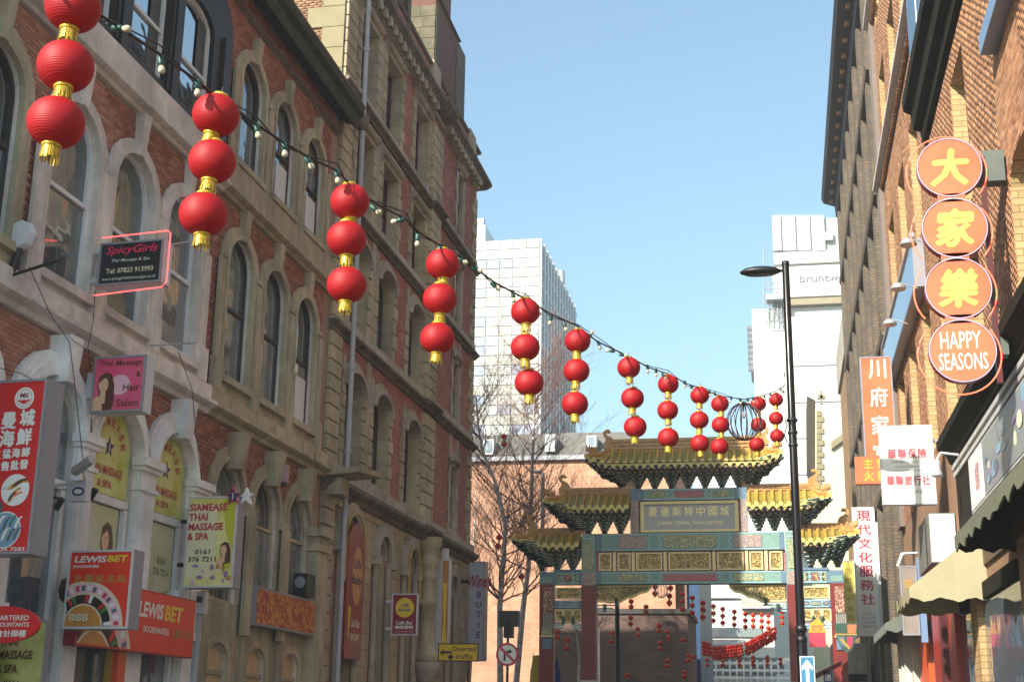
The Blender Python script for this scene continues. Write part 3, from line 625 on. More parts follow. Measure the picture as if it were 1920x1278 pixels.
# ------------------------------------------------------------------ right street wall
M['brickR'] = unitmat('orange brick', '95684a', 'b07e58', 'be8f6a'); M['brickR1'] = unitmat('orange brick single', '95684a', 'b07e58', 'be8f6a', True)
M['mortarR'] = mat('brown mortar', '8c6a4e', .95, scale=1.5)
M['revealR'] = brickmat('yellow reveal brick', 'bb9a6c', 'ae8b5e', '86704f', .34, .12)
M['farR'] = brickmat('soot grey brick', '5f564a', '74624c', '45403a', .3, .11, bumpd=.02)
M['farReveal'] = brickmat('tan far brick', 'a57e4e', '8b673f', '5c4a36', .3, .11)
M['hood'] = mat('dark green cornice paint', '25241c', .95, spec=.1, var=.35, scale=2)
M['bluewin'] = mat('blue grey window frame', '6f86a6', .35, var=.1)
M['ledge'] = mat('pale ledge stone', 'b9b6b2', .6, var=.2)
def right_one():
    B = thing('orange_brick_building', 'sunlit orange brick warehouse with deep windows and dark cornice, right side', 'building', (3.8, 30, 0), world=True)
    fr = RF; holes = []; ex = []; H = 33.
    cols = [(25.85, .95), (30.2, .95), (34.0, .95), (37.85, .95), (41.5, .95)]
    def op(u0, u1, w0, w1, rise=.0, rec=.45, fm='bluewin', arched=False):
        h = arch((u0+u1)/2, (u1-u0)/2, w0, w1, rise, 8) if rise else rect(u0, u1, w0, w1)
        holes.append(h); ex.append(h)
        window(fr, (u0+u1)/2, (u1-u0)/2+.01, w0-.01, w1, rise, rec, B, M[fm], M['glass'], .5, fw=.09)
    op(24.95, 26.8, 11.3, 14.35); op(19.4, 21.25, 6.5, 9.9, .38); op(24.95, 26.8, 7.9, 10.6)
    for u0 in (33.1, 36.85, 40.6):
        for w1 in (16.95, 22.25, 27.4): op(u0, u0+1.85, w1-3.3, w1)
        op(u0, u0+1.85, 8.2, 11.9)
    for u0 in (29.2,): op(u0, u0+1.8, 8.2, 11.9)
    for u0 in (28.9,): op(u0, u0+1.85, 23.5, 27.)
    # string courses on rows of dentil bricks
    for w_, u0, u1 in ((18.75, 31.2, 44.0), (24.75, 27, 44.0)):
        mb = MB(); mould(mb, fr, u0, u1, [(0, w_), (.16, w_+.05), (.3, w_+.1), (.3, w_+.24), (0, w_+.3)]); mb.build('string_course', M['ledge'], B); ex.append(rect(u0, u1, w_-.3, w_+.3))
        d0 = MB().fbox(Frame((0, 0, 0), fr.U, fr.N), -.07, .07, -.12, .02, 0, .13).build('dentil', M['brickR1'], B, off=(0, 0, 0)); n = int((u1-u0)/.24); d0.location = fr(u0+.1, w_, 0)-B.location
        for i in range(1, n): inst(d0, B, fr(u0+.1+.24*i, w_, 0)-B.location)
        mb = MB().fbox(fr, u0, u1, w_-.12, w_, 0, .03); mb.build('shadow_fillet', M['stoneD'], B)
    # big dark cornice over the restaurant with glazing above
    mb = MB(); mould(mb, fr, 20.5, 31.2, [(0, 14.95), (.12, 15.0), (.14, 15.3), (.3, 15.36), (.34, 15.75), (.5, 15.85), (.52, 16.1), (.42, 16.25), (0, 16.35)]); mb.build('cornice', M['hood'], B); ex.append(rect(20.5, 31.2, 14.9, 16.3))
    d0 = MB().fbox(Frame((0, 0, 0), fr.U, fr.N), -.08, .08, -.18, .18, 0, .15).build('cornice_bracket', M['hood'], B, off=(0, 0, 0)); d0.location = fr(20.8, 15.55, .16)-B.location
    for i in range(1, 33): inst(d0, B, fr(20.8+.32*i, 15.55, .16)-B.location)
    gl = MB().fbox(fr, 21, 31, 16.36, 18.6, 0, .28); gl.build('glazed_bay', M['bluewin'], B); ex.append(rect(21, 31, 16.3, 18.7))
    for i in range(5): MB().fbox(fr, 21.15+2*i, 22.85+2*i, 16.6, 18.4, .28, .3).build('bay_pane', M['glassS'], B)
    # projecting blue bay edge high on the right
    MB().fbox(fr, 15.5, 21.4, 12.3, 12.62, 0, .26).build('blue_sill', M['bluewin'], B)
    # piers standing slightly proud
    for u0, u1 in ((43.2, 44.2),):
        MB().fbox(fr, u0, u1, 7.6, 28.4, 0, .16).build('corner_pier', mat('grey painted pier', '776a60', .8, var=.15), B); ex.append(rect(u0, u1, 0, 33))
    mb = MB(); mould(mb, fr, 14, 44.2, [(0, 27.9), (.2, 28.0), (.5, 28.3), (.55, 28.5), (0, 28.7)]); mb.build('eaves_cornice', M['hood'], B)
    wallsheet(fr, 14, 44.2, 0, 28.6, holes, .6, M['mortarR'], B, jm=M['revealR'])
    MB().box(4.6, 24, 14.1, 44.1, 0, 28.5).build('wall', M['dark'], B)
    bricks(fr, 14, 43.2, 7.6, 24.4, ex, M['brickR'], B, singles=(300, 20.6, 11.2), msingle=M['brickR1'], d=.008, gap=.009)
    bricks(fr, 24, 43.2, 24.4, 27.9, ex, M['brickR'], B, d=.008, gap=.009)
    MB().box(3.9, 24, 13.9, 14.0, 0, 28.5).build('flank_wall', M['mortarR'], B)
    # ground floor piers and shopfronts
    ex2 = []
    red = mat('red glazed pier', '9c1f16', .35, var=.15); org = mat('orange panel', 'd4521a', .4, var=.1); pale = mat('pale shopfront paint', 'c9c3b4', .5, var=.15, scale=2)
    for u0, u1, m_, d in ((22, 23.2, M['brickR'], 0), (27.6, 28.6, M['revealR'], .1), (31.2, 32.6, red, .12), (33.0, 33.5, M['maroon'], .2), (34.2, 36.0, red, .1), (37.5, 40, org, .1), (40.2, 40.6, pale, .25), (42., 42.4, pale, .3), (43.4, 44, pale, .25)):
        MB().fbox(fr, u0, u1, 0, 4.6, 0, d+.05).build('shopfront_pier', m_ if m_ is not M['brickR'] else M['mortarR'], B)
    for u0, u1 in ((23.2, 27.5), (28.7, 31.1), (36.1, 37.4), (40.7, 43.3)):
        MB().fbox(fr, u0, u1, .5, 4.0, .01, .05).build('shop_window', M['glass'], B); MB().fbox(fr, u0, u1, 4.0, 4.3, .01, .12).build('shop_lintel', M['hood'], B)
    for u in (40.9, 41.9, 43.0): MB().tube([fr(u, 0, .32), fr(u, 4.4, .32)], .16, 12).build('white_column', pale, B)
    MB().fbox(fr, 14, 21.9, 0, 4.6, 0, .04).build('shopfront_wall', M['hood'], B)
    MB().fbox(fr, 14, 44, 4.62, 5.3, 0, .06).build('shop_fascia_board', mat('brown fascia board', '5a4632', .6), B)
    # dark shop cornice running above the signs
    mb = MB(); mould(mb, fr, 14, 30.6, [(0, 7.15), (.1, 7.2), (.18, 7.4), (.34, 7.5), (.36, 7.66), (.28, 7.74), (0, 7.8)]); mb.build('shop_cornice', M['hood'], B)
    for w_, d in ((7.05, .09), (6.9, .06)): MB().fbox(fr, 14, 30.4, w_-.04, w_+.05, 0, d).build('cornice_rail', M['ledge'], B)
    MB().fbox(fr, 14, 30.4, 5.3, 6.86, 0, .02).build('dark_backboard', M['hood'], B)
    return B
right_one()
def right_two():
    B = thing('grey_brick_building', 'sooty grey brick warehouse behind the orange one, bracketed eaves against the sky', 'building', (3.8, 56, 0), world=True)
    fr = RF; holes = []; U0, U1 = 44.22, 68.5
    us = [46.3+3.15*i for i in range(7)]
    for u in us:
        for w1 in (8.6, 12.7, 17.6, 22.4, 26.6):
            h = rect(u, u+1.5, w1-3.0, w1) if w1 < 26 else arch(u+.75, .75, w1-3., w1-.5, .5, 6); holes.append(h)
            window(fr, u+.75, .76, w1-3.01, w1 if w1 < 26 else w1-.5, 0 if w1 < 26 else .5, .4, B, M['sash'], M['glass'], .5, fw=.09)
    wallsheet(fr, U0, U1, 0, 28.3, holes, .5, M['farR'], B, jm=M['farReveal'])
    for u in us:
        MB().fbox(fr, u-1.15, u-.5, 0, 27.2, 0, .22).build('brick_pier', M['farR'], B)
        MB().fbox(fr, u-.35, u-.12, 4, 26.6, 0, .1).build('brick_rib', M['farReveal'], B)
    MB().fbox(fr, U1-.8, U1, 0, 27.2, 0, .22).build('brick_pier', M['farR'], B)
    for w_ in (9.4, 13.9, 18.8, 23.4):
        mb = MB(); mould(mb, fr, U0, U1, [(0, w_), (.25, w_+.06), (.3, w_+.2), (0, w_+.3)]); mb.build('string_course', M['farR'], B)
    mb = MB(); mould(mb, fr, U0, U1+.4, [(0, 27.2), (.25, 27.3), (.3, 27.9), (.85, 28.1), (.95, 28.3), (.95, 28.55), (0, 28.9)]); mb.build('eaves_cornice', mat('dark eaves', '1d2026', .7), B)
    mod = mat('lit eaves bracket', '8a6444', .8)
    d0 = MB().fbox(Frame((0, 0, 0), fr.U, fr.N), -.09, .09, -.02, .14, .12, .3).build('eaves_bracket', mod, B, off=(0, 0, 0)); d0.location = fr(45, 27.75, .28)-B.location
    for i in range(1, 18): inst(d0, B, fr(45+1.35*i, 27.75, .28)-B.location)
    MB().box(4.4, 30, U0+.02, U1, 0, 28.2).build('wall', M['farR'], B)
right_two()
def right_hut():
    B = thing('tan_brick_annexe', 'narrow tan brick annexe with stone cap squeezed between white tower and grey warehouse', 'building', (3, 71, 0), world=True)
    a = onY(1588, 660, 74); b = onY(1612, 660, 74)
    MB().box(a[0], b[0]+3, 74, 84, 0, a[2]).build('wall', M['farReveal'], B)
    MB().box(a[0]-.15, b[0]+3, 73.85, 84, a[2], a[2]+2.3).build('stone_cap', M['stoneB2g'], B)
right_hut()
# ------------------------------------------------------------------ the Chinese arch
def chinese_arch():
    YG = 48.; cx = -3.08; fr = faceY(YG)
    G = thing('chinese_arch', 'ornate Chinese imperial arch with golden tiled roofs spanning the end of the street', 'arch', (cx, YG, 0), world=True)
    gold = reliefmat('gilded carving', 'dcc07a', '6b5226', 13., .0, .35); goldp = mat('gold edge paint', 'e2cf92', .4, var=.15, scale=6)
    teal = mat('teal beam paint', '76988f', .5, var=.2, scale=8); tealD = mat('deep green paint', '35564d', .5, var=.3, scale=6)
    blue = mat('blue beam paint', '5f7890', .5, var=.15, scale=8); pale = mat('pale blue outline', '9fc3cf', .5, var=.1)
    red = mat('red column lacquer', '7c2622', .4, var=.18, scale=3, streak=True); redm = reliefmat('red brocade panel', 'b8727a', '94545a', 24., dist=.01, rough=.5)
    grn = reliefmat('green dragon panel', 'c9bc8a', '5c8276', 15., dist=.02, rough=.5); pur = reliefmat('plum cloud panel', 'bfa68c', '7f7684', 15., dist=.02, rough=.5)
    drag = reliefmat('red dragon carving', 'c9a88c', '74302a', 11., dist=.03, rough=.5)
    tile = mat('golden glazed tile', 'bb9848', .35, var=.3, scale=5, c2='957636', rnd=.15); tileY = mat('yellow glazed tile end', 'c9b768', .35, var=.2, scale=9); pan = mat('olive glazed pan tile', '8c803a', .4, var=.3, scale=7)
    rdg = mat('amber glazed ridge', 'b98f55', .35, var=.3, scale=6, c2='96683a'); lt = mat('bracket edge paint', 'c3cdb9', .5)
    bdark = mat('dark bracket wood', '1c2a27', .6, var=.3); rafe = mat('rafter end paint', 'a08468', .5)
    def X(a): return cx+a
    def roof(a, b, ze, zr, ridge_h, D=1.0, ups=(1, 1), nbr=9, brz=None, bx=None, rb=None):
        """a..b eave extent, rb = ridge extent, all relative to the arch centre"""
        ra, rb_ = rb; pitch = .27; n = int(round((b-a)/pitch)); L_ = b-a
        def up(x): 
            u = 0
            if ups[0]: u += max(0, (a+1.1-x)/1.1)**2
            if ups[1]: u += max(0, (x-(b-1.1))/1.1)**2
            return u
        def pt(x, t, side=1, dz=0):
            xr = min(max(x, ra), rb_); xx = xr+(x-xr)*t if (x < ra or x > rb_) else x
            if x < ra: t0 = max(t, .0)
            z = ze+(zr-ze)*(1-t)**1.45+.28*up(x)*t**2+dz
            return fr(X(xx), z, side*(.06+(D-.06)*t+.12*up(x)*t))
        m_ = MB(); N_ = 24; T = 6
        for side in (1, -1):
            vs_ = [pt(a+L_*i/N_, t/T, side) for i in range(N_+1) for t in range(T+1)]
            m_.add(vs_, [(i*(T+1)+t, (i+1)*(T+1)+t, (i+1)*(T+1)+t+1, i*(T+1)+t+1) for i in range(N_) for t in range(T)], True)
        for i in range(1): pass
        R_ = m_.build('roof_tiles', pan, G)
        for i in range(n+1):
            x = a+.04+(L_-.08)*i/n
            tr = MB().tube([pt(x, t/T, 1, .03) for t in range(T+1)], .072, 8)
            sub('tile_row', tr, tile, R_)
            e = pt(x, 1, 1, .02); tp = MB()
            tp.add([(e.x+.088*math.cos(2*PI*k/10), e.y-.02, e.z+.088*math.sin(2*PI*k/10)) for k in range(10)]+[(e.x+.088*math.cos(2*PI*k/10), e.y+.05, e.z+.088*math.sin(2*PI*k/10)) for k in range(10)], [tuple(range(10))]+[(k, (k+1) % 10, (k+1) % 10+10, k+10) for k in range(10)])
            sub('eave_disc', tp, tileY, R_)
            if i < n:
                x2 = x+(L_-.08)/n; e2 = pt(x2, 1, 1, .02); mm = (e+e2)/2
                sub('drip_tile', MB().add([(e.x+.05, e.y+.0, e.z-.02), (e2.x-.05, e2.y+.0, e2.z-.02), (e2.x-.05, e2.y, e2.z-.1), (mm.x, mm.y, mm.z-.2), (e.x+.05, e.y, e.z-.1), (e.x+.05, e.y+.03, e.z-.02), (e2.x-.05, e2.y+.03, e2.z-.02), (mm.x, mm.y+.03, mm.z-.2)], [(0, 1, 2, 3, 4), (5, 6, 7)]), tileY, R_)
        # eave board and rafter ends
        eb = MB()
        for i in range(N_):
            p0 = pt(a+L_*i/N_, 1, 1, -.05); p1 = pt(a+L_*(i+1)/N_, 1, 1, -.05)
            eb.add([p0+Vector((0, .06, 0)), p1+Vector((0, .06, 0)), p1+Vector((0, .06, -.14)), p0+Vector((0, .06, -.14)), p0+Vector((0, .7, 0)), p1+Vector((0, .7, 0)), p1+Vector((0, .7, -.08)), p0+Vector((0, .7, -.08))], [(0, 1, 2, 3), (2, 3, 7, 6), (0, 1, 5, 4)])
        eb.build('eave_board', bdark, G)
        rf = MB()
        for i in range(int(L_/.19)):
            x = a+.1+.19*i; p = pt(x, 1, 1, -.16); rf.add([(p.x+.045*math.cos(2*PI*k/6), p.y+.03, p.z+.045*math.sin(2*PI*k/6)) for k in range(6)]+[(p.x+.045*math.cos(2*PI*k/6), p.y+.6, p.z+.045*math.sin(2*PI*k/6)) for k in range(6)], [tuple(range(6))]+[(k, (k+1) % 6, (k+1) % 6+6, k+6) for k in range(6)])
            p = pt(x+.09, 1, 1, -.27); rf.add([(p.x+.04*math.cos(2*PI*k/6), p.y+.22, p.z+.04*math.sin(2*PI*k/6)) for k in range(6)], [tuple(range(6))])
        tag(rf.build('rafter_ends', rafe, G), kind='stuff')
        MB().add([pt(a+.1, .98, 1, -.2), pt(b-.1, .98, 1, -.2), fr(X(b-.6), ze-.1, .3), fr(X(a+.6), ze-.1, .3), pt(a+.1, .98, -1, -.2), pt(b-.1, .98, -1, -.2), fr(X(b-.6), ze-.1, -.3), fr(X(a+.6), ze-.1, -.3)], [(0, 1, 2, 3), (4, 5, 6, 7), (2, 3, 7, 6)]).build('soffit', bdark, G)
        # ridge with mouldings
        rg = MB().fbox(fr, X(ra), X(rb_), zr-.06, zr+ridge_h, -.09, .09)
        for q in (.15, .5, .85): rg.fbox(fr, X(ra)-.02, X(rb_)+.02, zr+ridge_h*q, zr+ridge_h*q+.05, -.14, .14)
        rg.fbox(fr, X(ra)-.03, X(rb_)+.03, zr+ridge_h, zr+ridge_h+.06, -.12, .12)
        rg.build('roof_ridge', rdg, G)
        # free ends: hip ridge with a row of little beasts, upturned corner head
        for k, sgn in ((0, -1), (1, 1)):
            if not ups[k]: continue
            xe = a if sgn < 0 else b; xr = ra if sgn < 0 else rb_
            P = [fr(X(xr+(xe-xr)*t+0*sgn), ze+(zr-ze)*(1-t)**1.3+.34*t**2+.08, .06+(D+.06)*t) for t in np.linspace(0, 1.06, 9)]
            h = MB().tube(P, [.1]*8+[.07], 8, caps=False); hp = h.build('hip_ridge', rdg, G)
            MB().tube([fr(X(xr+(xe-xr)*t), ze+(zr-ze)*(1-t)**1.3+.34*t**2+.08, -.06-(D+.06)*t) for t in np.linspace(0, 1.06, 7)], .1, 6, caps=False).build('hip_ridge', rdg, G)
            for q in range(5):
                p = P[4]+(P[7]-P[4])*(q/4.); bs = MB().lathe([(.0, 0), (.055, .0), (.04, .07), (.05, .12), (.025, .16), (.035, .2), (0, .24)], (p.x, p.y, p.z+.07), 6); sub('ridge_beast', bs, rdg, hp)
            # corner beast head in green under the tip
            c_ = P[-1]; hd = MB(); hd.fprism(Frame((c_.x, c_.y, c_.z), (sgn, 0, 0), (0, -1, 0)), [(-.55, -.5), (-.1, -.55), (.08, -.42), (0, -.3), (.14, -.2), (.02, -.08), (-.3, -.1), (-.6, -.3)], -.12, .1, True)
            hd.build('corner_beast', tealD, G)
            hd = MB(); hd.fprism(Frame((c_.x, c_.y-.02, c_.z), (sgn, 0, 0), (0, -1, 0)), [(-.2, -.2), (-.05, -.24), (.04, -.15), (-.04, -.1), (-.18, -.12)], .1, .14); hd.build('beast_face', teal, G)
        # chiwen, the curled fish dragons biting the ridge
        cw = [(0, 0), (.34, 0), (.36, .14), (.28, .24), (.26, .36), (.34, .46), (.36, .58), (.28, .68), (.14, .7), (.08, .62), (.14, .58), (.22, .6), (.26, .55), (.18, .46), (.04, .4), (-.04, .28), (-.02, .12)]
        for xo, sgn in ((ra+.1, 1), (rb_-.1, -1)):
            MB().fprism(Frame(tuple(fr(X(xo), zr+ridge_h*.3, 0)), (-sgn, 0, 0), (0, -1, 0)), [(p*1.0, q*1.0) for p, q in cw], -.1, .1, True).build('ridge_dragon', rdg, G)
        # bracket sets (dougong)
        z0, z1 = brz; nt_ = 5; hh = (z1-z0)/nt_
        bs = MB(); L0 = Frame((0, 0, 0), (1, 0, 0), (0, -1, 0))
        bs.use(bdark).fbox(L0, -.09, .09, 0, .08, -.1, .1)
        for i in range(nt_):
            wd = .09+.05*i; dd = .08+.1*i; zz = hh*i+.04
            bs.use(tealD).fbox(L0, -wd, wd, zz, zz+hh*.5, -dd, dd); bs.use(bdark).fbox(L0, -.05, .05, zz+hh*.1, zz+hh*.75, -dd-.1, dd+.1)
            bs.use(lt).fbox(L0, -wd-.012, wd+.012, zz+hh*.3, zz+hh*.52, -dd-.012, dd+.012)
            for xx in (-wd, 0, wd):
                bs.use(bdark).fbox(L0, xx-.045, xx+.045, zz+hh*.5, zz+hh, -dd-.02, dd+.02); bs.use(lt).fbox(L0, xx-.05, xx+.05, zz+hh*.8, zz+hh*.98, -dd-.03, dd+.03)
        b0 = bs.build('bracket_set', None, G, off=(0, 0, 0)); xs = np.linspace(bx[0], bx[1], nbr)
        b0.location = (xs[0], 0, z0)
        for x in xs[1:]: inst(b0, G, (x, 0, z0))
        for k, sgn in ((0, -1), (1, 1)):      # diagonal corner sets reaching out under the tip
            if ups[k]:
                for j in range(3):
                    c_ = inst(b0, G, ((a+.75+.0*j if sgn < 0 else b-.75)-sgn*.25*j+sgn*.1, -.2-.12*(2-j), z0+.12+.1*(2-j))); c_.rotation_euler = (0, 0, sgn*.7); c_.scale = (1, 1.4, .9)
    roof(-3.5, 3.3, 10.42, 11.05, .38, D=1.05, nbr=9, brz=(9.68, 10.3), bx=(-2.35, 2.35), rb=(-2.75, 2.6))
    roof(-5.0, -2.05, 8.92, 9.5, .2, D=.9, ups=(1, 0), nbr=4, brz=(8.13, 8.8), bx=(-4.1, -2.4), rb=(-4.35, -2.05))
    roof(2.05, 4.85, 8.94, 9.52, .2, D=.9, ups=(0, 1), nbr=4, brz=(8.17, 8.82), bx=(2.4, 4.0), rb=(2.05, 4.25))
    roof(-6.1, -3.82, 7.63, 8.1, .18, D=.85, ups=(1, 0), nbr=3, brz=(6.85, 7.5), bx=(-5.2, -4.1), rb=(-5.5, -3.82))
    roof(3.82, 5.7, 7.7, 8.15, .18, D=.85, ups=(0, 1), nbr=3, brz=(6.9, 7.55), bx=(4.1, 5.0), rb=(3.82, 5.2))
    # columns
    for x0, x1 in ((-3.76, -3.26), (3.28, 3.74)):
        MB().fbox(fr, X(x0), X(x1), 0, 6.3, -.25, .25).build('column', red, G)
        MB().fbox(fr, X(x0)-.04, X(x1)+.04, 0, 3.1, -.3, .3).build('column_base', mat('white stone base', 'b9b7ae', .7), G)
        u = MB().use(teal).fbox(fr, X(x0), X(x1), 6.3, 8.1, -.25, .25).use(grn).fbox(fr, X(x0)+.06, X(x1)-.06, 6.85, 7.85, .25, .27).use(pale).fbox(fr, X(x0)+.04, X(x1)-.04, 7.9, 7.94, .25, .275).use(pur).fbox(fr, X(x0)+.02, X(x1)-.02, 6.32, 6.76, .25, .265)
        u.build('column_top', None, G)
    for x0, x1 in ((-5.25, -4.75), (4.7, 5.16)):
        MB().use(red).fbox(fr, X(x0), X(x1), 0, 6.35, -.22, .22).build('column', None, G)
        MB().use(blue).fbox(fr, X(x0), X(x1), 6.35, 6.78, -.22, .22).use(teal).fbox(fr, X(x0)+.03, X(x1)-.03, 6.4, 6.6, .22, .24).build('column_top', None, G)
        MB().fbox(fr, X(x0)+.14, X(x1)-.02, 5.35, 6.25, .22, .27).build('dragon_carving', drag, G)
        q = MB(); 
        for i in range(5): q.fbox(fr, X(x0)+.14+.07*i, X(x0)+.19+.07*i, 4.9, 5.33, .22, .25)
        q.fbox(fr, X(x0)+.1, X(x1), 4.84, 4.9, .22, .27); tag(q.build('column_fluting', mat('grey fluting', '8f8f8a', .6), G), kind='stuff')
        MB().use(goldp).fbox(fr, X(x0)+.06, X(x1), 4.55, 4.6, .22, .3).use(blue).fbox(fr, X(x0)+.12, X(x1)-.06, 4.15, 4.5, .22, .27).use(grn).fbox(fr, X(x0)+.1, X(x1)-.04, 4.62, 4.83, .22, .27).build('painted_collar', None, G)
    for x0, x1 in ((-2.04, -1.74), (1.8, 2.03)):
        MB().use(pur).fbox(fr, X(x0), X(x1), 8.12, 9.25, -.2, .2).use(blue).fbox(fr, X(x0), X(x1), 9.25, 9.66, -.2, .2).build('upper_post', None, G)
    def beam(a, b, z0, z1, d, mid, sides, base=teal, capw=.16):
        h = z1-z0; o = MB().use(base).fbox(fr, X(a), X(b), z0, z1, -.2, d).build('painted_beam', None, G)
        e = MB().use(pale)
        for z in (z0+.02, z1-.05): e.fbox(fr, X(a)+.02, X(b)-.02, z, z+.03, d, d+.015)
        L_ = b-a
        for s_ in (-1, 1):
            c_ = (a if s_ < 0 else b)
            e.use(blue).fbox(fr, *sorted((X(c_-s_*.03), X(c_-s_*(.03+capw)))), z0+.02, z1-.02, d, d+.018)
            for off in (.30, .36):
                x_ = c_-s_*L_*off/1.02; w_ = .04
                e.use(pale).add([fr(X(x_+s_*(t % 2)*.1+dx), z0+.05+(h-.1)*t/4, d+.02) for t in range(5) for dx in (-w_/2, w_/2)], [(2*t, 2*t+1, 2*t+3, 2*t+2) for t in range(4)])
        sub('beam_outline', e, None, o)
        sub('carved_panel', MB().fbox(fr, X(a+L_*.36), X(b-L_*.36), z0+.09, z1-.09, d, d+.022), mid, o)
        e3 = MB(); 
        for s_ in (-1, 1):
            c_ = (a if s_ < 0 else b)
            xa, xb = sorted((X(c_-s_*L_*.12), X(c_-s_*L_*.27))); sub('carved_panel', MB().fbox(fr, xa, xb, z0+.09, z1-.09, d, d+.02), sides, o)
        return o
    beam(-3.24, 3.26, 7.49, 8.1, .22, grn, pur); beam(-3.26, 3.28, 6.35, 6.77, .24, redm, grn)
    beam(-1.74, 1.8, 9.25, 9.66, .2, redm, grn)
    for a, b in ((-4.75, -3.76), (3.74, 4.7)):
        beam(a, b, 6.35, 6.78, .2, drag, grn, capw=.06); beam(a, b, 5.54, 5.81, .16, grn, pur, base=blue, capw=.04)
        MB().fbox(fr, X(a), X(b), 6.78, 6.86, -.2, .26).build('beam_cap', blue, G)
        def goldpanel(a, b, z0, z1, d=.12):
            o = MB().fbox(fr, X(a), X(b), z0, z1, -.1, d-.03).build('gilded_panel', gold, G)
            sub('panel_frame', MB().ring(fr, rect(X(a), X(b), z0, z1), rect(X(a)+.045, X(b)-.045, z0+.045, z1-.045), d-.04, d, True), goldp, o)
        goldpanel(a+.06, b-.04, 5.86, 6.25)
        for i in range(3): goldpanel(a+.03+.315*i, a+.33+.315*i, 5.12 if i != 1 else 5.05, 5.5)
        for x_ in (a+.36, b-.3): MB().tube([fr(X(x_), 5.26, .2), fr(X(x_)-.02, 5.1, .2), fr(X(x_), 4.98, .2)], [.05, .06, .03], 8).build('green_tassel', tealD, G)
        mb = MB().use(pale)
        for i, x_ in enumerate((a, b-.34)): mb.fbox(fr, X(x_), X(x_)+.34, 4.95, 5.0, -.1, .14).fbox(fr, X(x_), X(x_)+.28, 4.86, 4.91, -.1, .14)
        mb.use(redm).fbox(fr, X(a), X(a)+.3, 5.0, 5.05, -.1, .12); mb.build('scroll_edge', None, G)
    # band of gilded panels between the two long beams
    MB().fbox(fr, X(-3.26), X(3.26), 6.77, 7.49, -.2, .1).build('panel_backing', redm, G)
    edges = [(-3.16, -2.72), (-2.5, -2.05), (-1.85, -.95), (-.72, .72), (.95, 1.85), (2.05, 2.5), (2.72, 3.16)]
    for a, b in edges:
        o = MB().fbox(fr, X(a), X(b), 6.83, 7.43, .1, .13).build('gilded_panel', gold, G)
        sub('panel_frame', MB().ring(fr, rect(X(a), X(b), 6.82, 7.44), rect(X(a)+.05, X(b)-.05, 6.87, 7.39), .1, .17, True), goldp, o)
    for a in (-2.61, -1.95, -.84, .84, 1.95, 2.61): MB().fbox(fr, X(a)-.05, X(a)+.05, 6.8, 7.46, .1, .18).build('panel_divider', goldp, G)
    # carved corner brackets in the opening
    for s_ in (-1, 1):
        poly = [(3.24, 6.33), (3.24, 5.78), (2.45, 5.74), (2.2, 5.88), (1.95, 5.93), (1.75, 6.05), (1.5, 6.1), (1.35, 6.25), (1.35, 6.33)]
        pl = [(X(s_*u), w_) for u, w_ in poly]; MB().fprism(fr, pl, -.08, .06, True).build('corner_fretwork', reliefmat('dark fretwork', 'b9a468', '2c3a2c', 16., dist=.02, rough=.5) if s_ < 0 else bpy.data.materials['dark fretwork'], G)
        e = MB()
        for i in range(len(poly)-1): 
            if i == 0: continue
            e.tube([fr(X(s_*poly[i][0]), poly[i][1], .08), fr(X(s_*poly[i+1][0]), poly[i+1][1], .08)], .04, 6)
        e.tube([fr(X(s_*3.2), 6.29, .08), fr(X(s_*1.35), 6.29, .08)], .035, 6); e.build('fretwork_edge', goldp, G)
        sub_ = MB().fbox(fr, *sorted((X(s_*3.2), X(s_*2.4))), 5.78, 6.27, .06, .09); sub_.build('gilded_panel', gold, G)
        for x_ in (2.55, 2.95): MB().tube([fr(X(s_*x_), 5.88-.22*(x_ > 2.7), .2), fr(X(s_*x_), 5.6-.2*(x_ > 2.7), .2)], [.07, .04], 8).build('green_tassel', tealD, G)
        mb = MB().use(pale)
        for q in range(3): mb.fbox(fr, *sorted((X(s_*3.24), X(s_*(2.45+.25*q)))), 5.62-.1*q, 5.66-.1*q, -.05, .1)
        mb.build('scroll_edge', None, G)
    # name plaque
    pq = MB().fbox(fr, X(-1.74), X(1.8), 8.12, 9.25, -.1, .02); pq.build('plaque_surround', redm, G)
    pb = MB().fbox(fr, X(-1.58), X(1.62), 8.2, 9.14, .02, .1).build('name_plaque', mat('grey plaque', 'a8a5a8', .5, var=.06), G)
    sub('plaque_frame', MB().ring(fr, rect(X(-1.68), X(1.72), 8.14, 9.22), rect(X(-1.56), X(1.6), 8.22, 9.12), .02, .16, True), goldp, pb)
    gl = mat('gold lettering', 'f4e7a8', .4, var=.05)
    for i, ch in enumerate('曼徹斯特中國城'):
        t_ = txt(ch, X(-1.24+.415*i), 8.86, .31, .34, gl, G, fr=fr, y=-.106, bold=.015)
    txt('CHINA TOWN, MANCHESTER', X(.05), 8.45, 2.3, .15, gl, G, fr=fr, y=-.106, bold=.02)
chinese_arch()
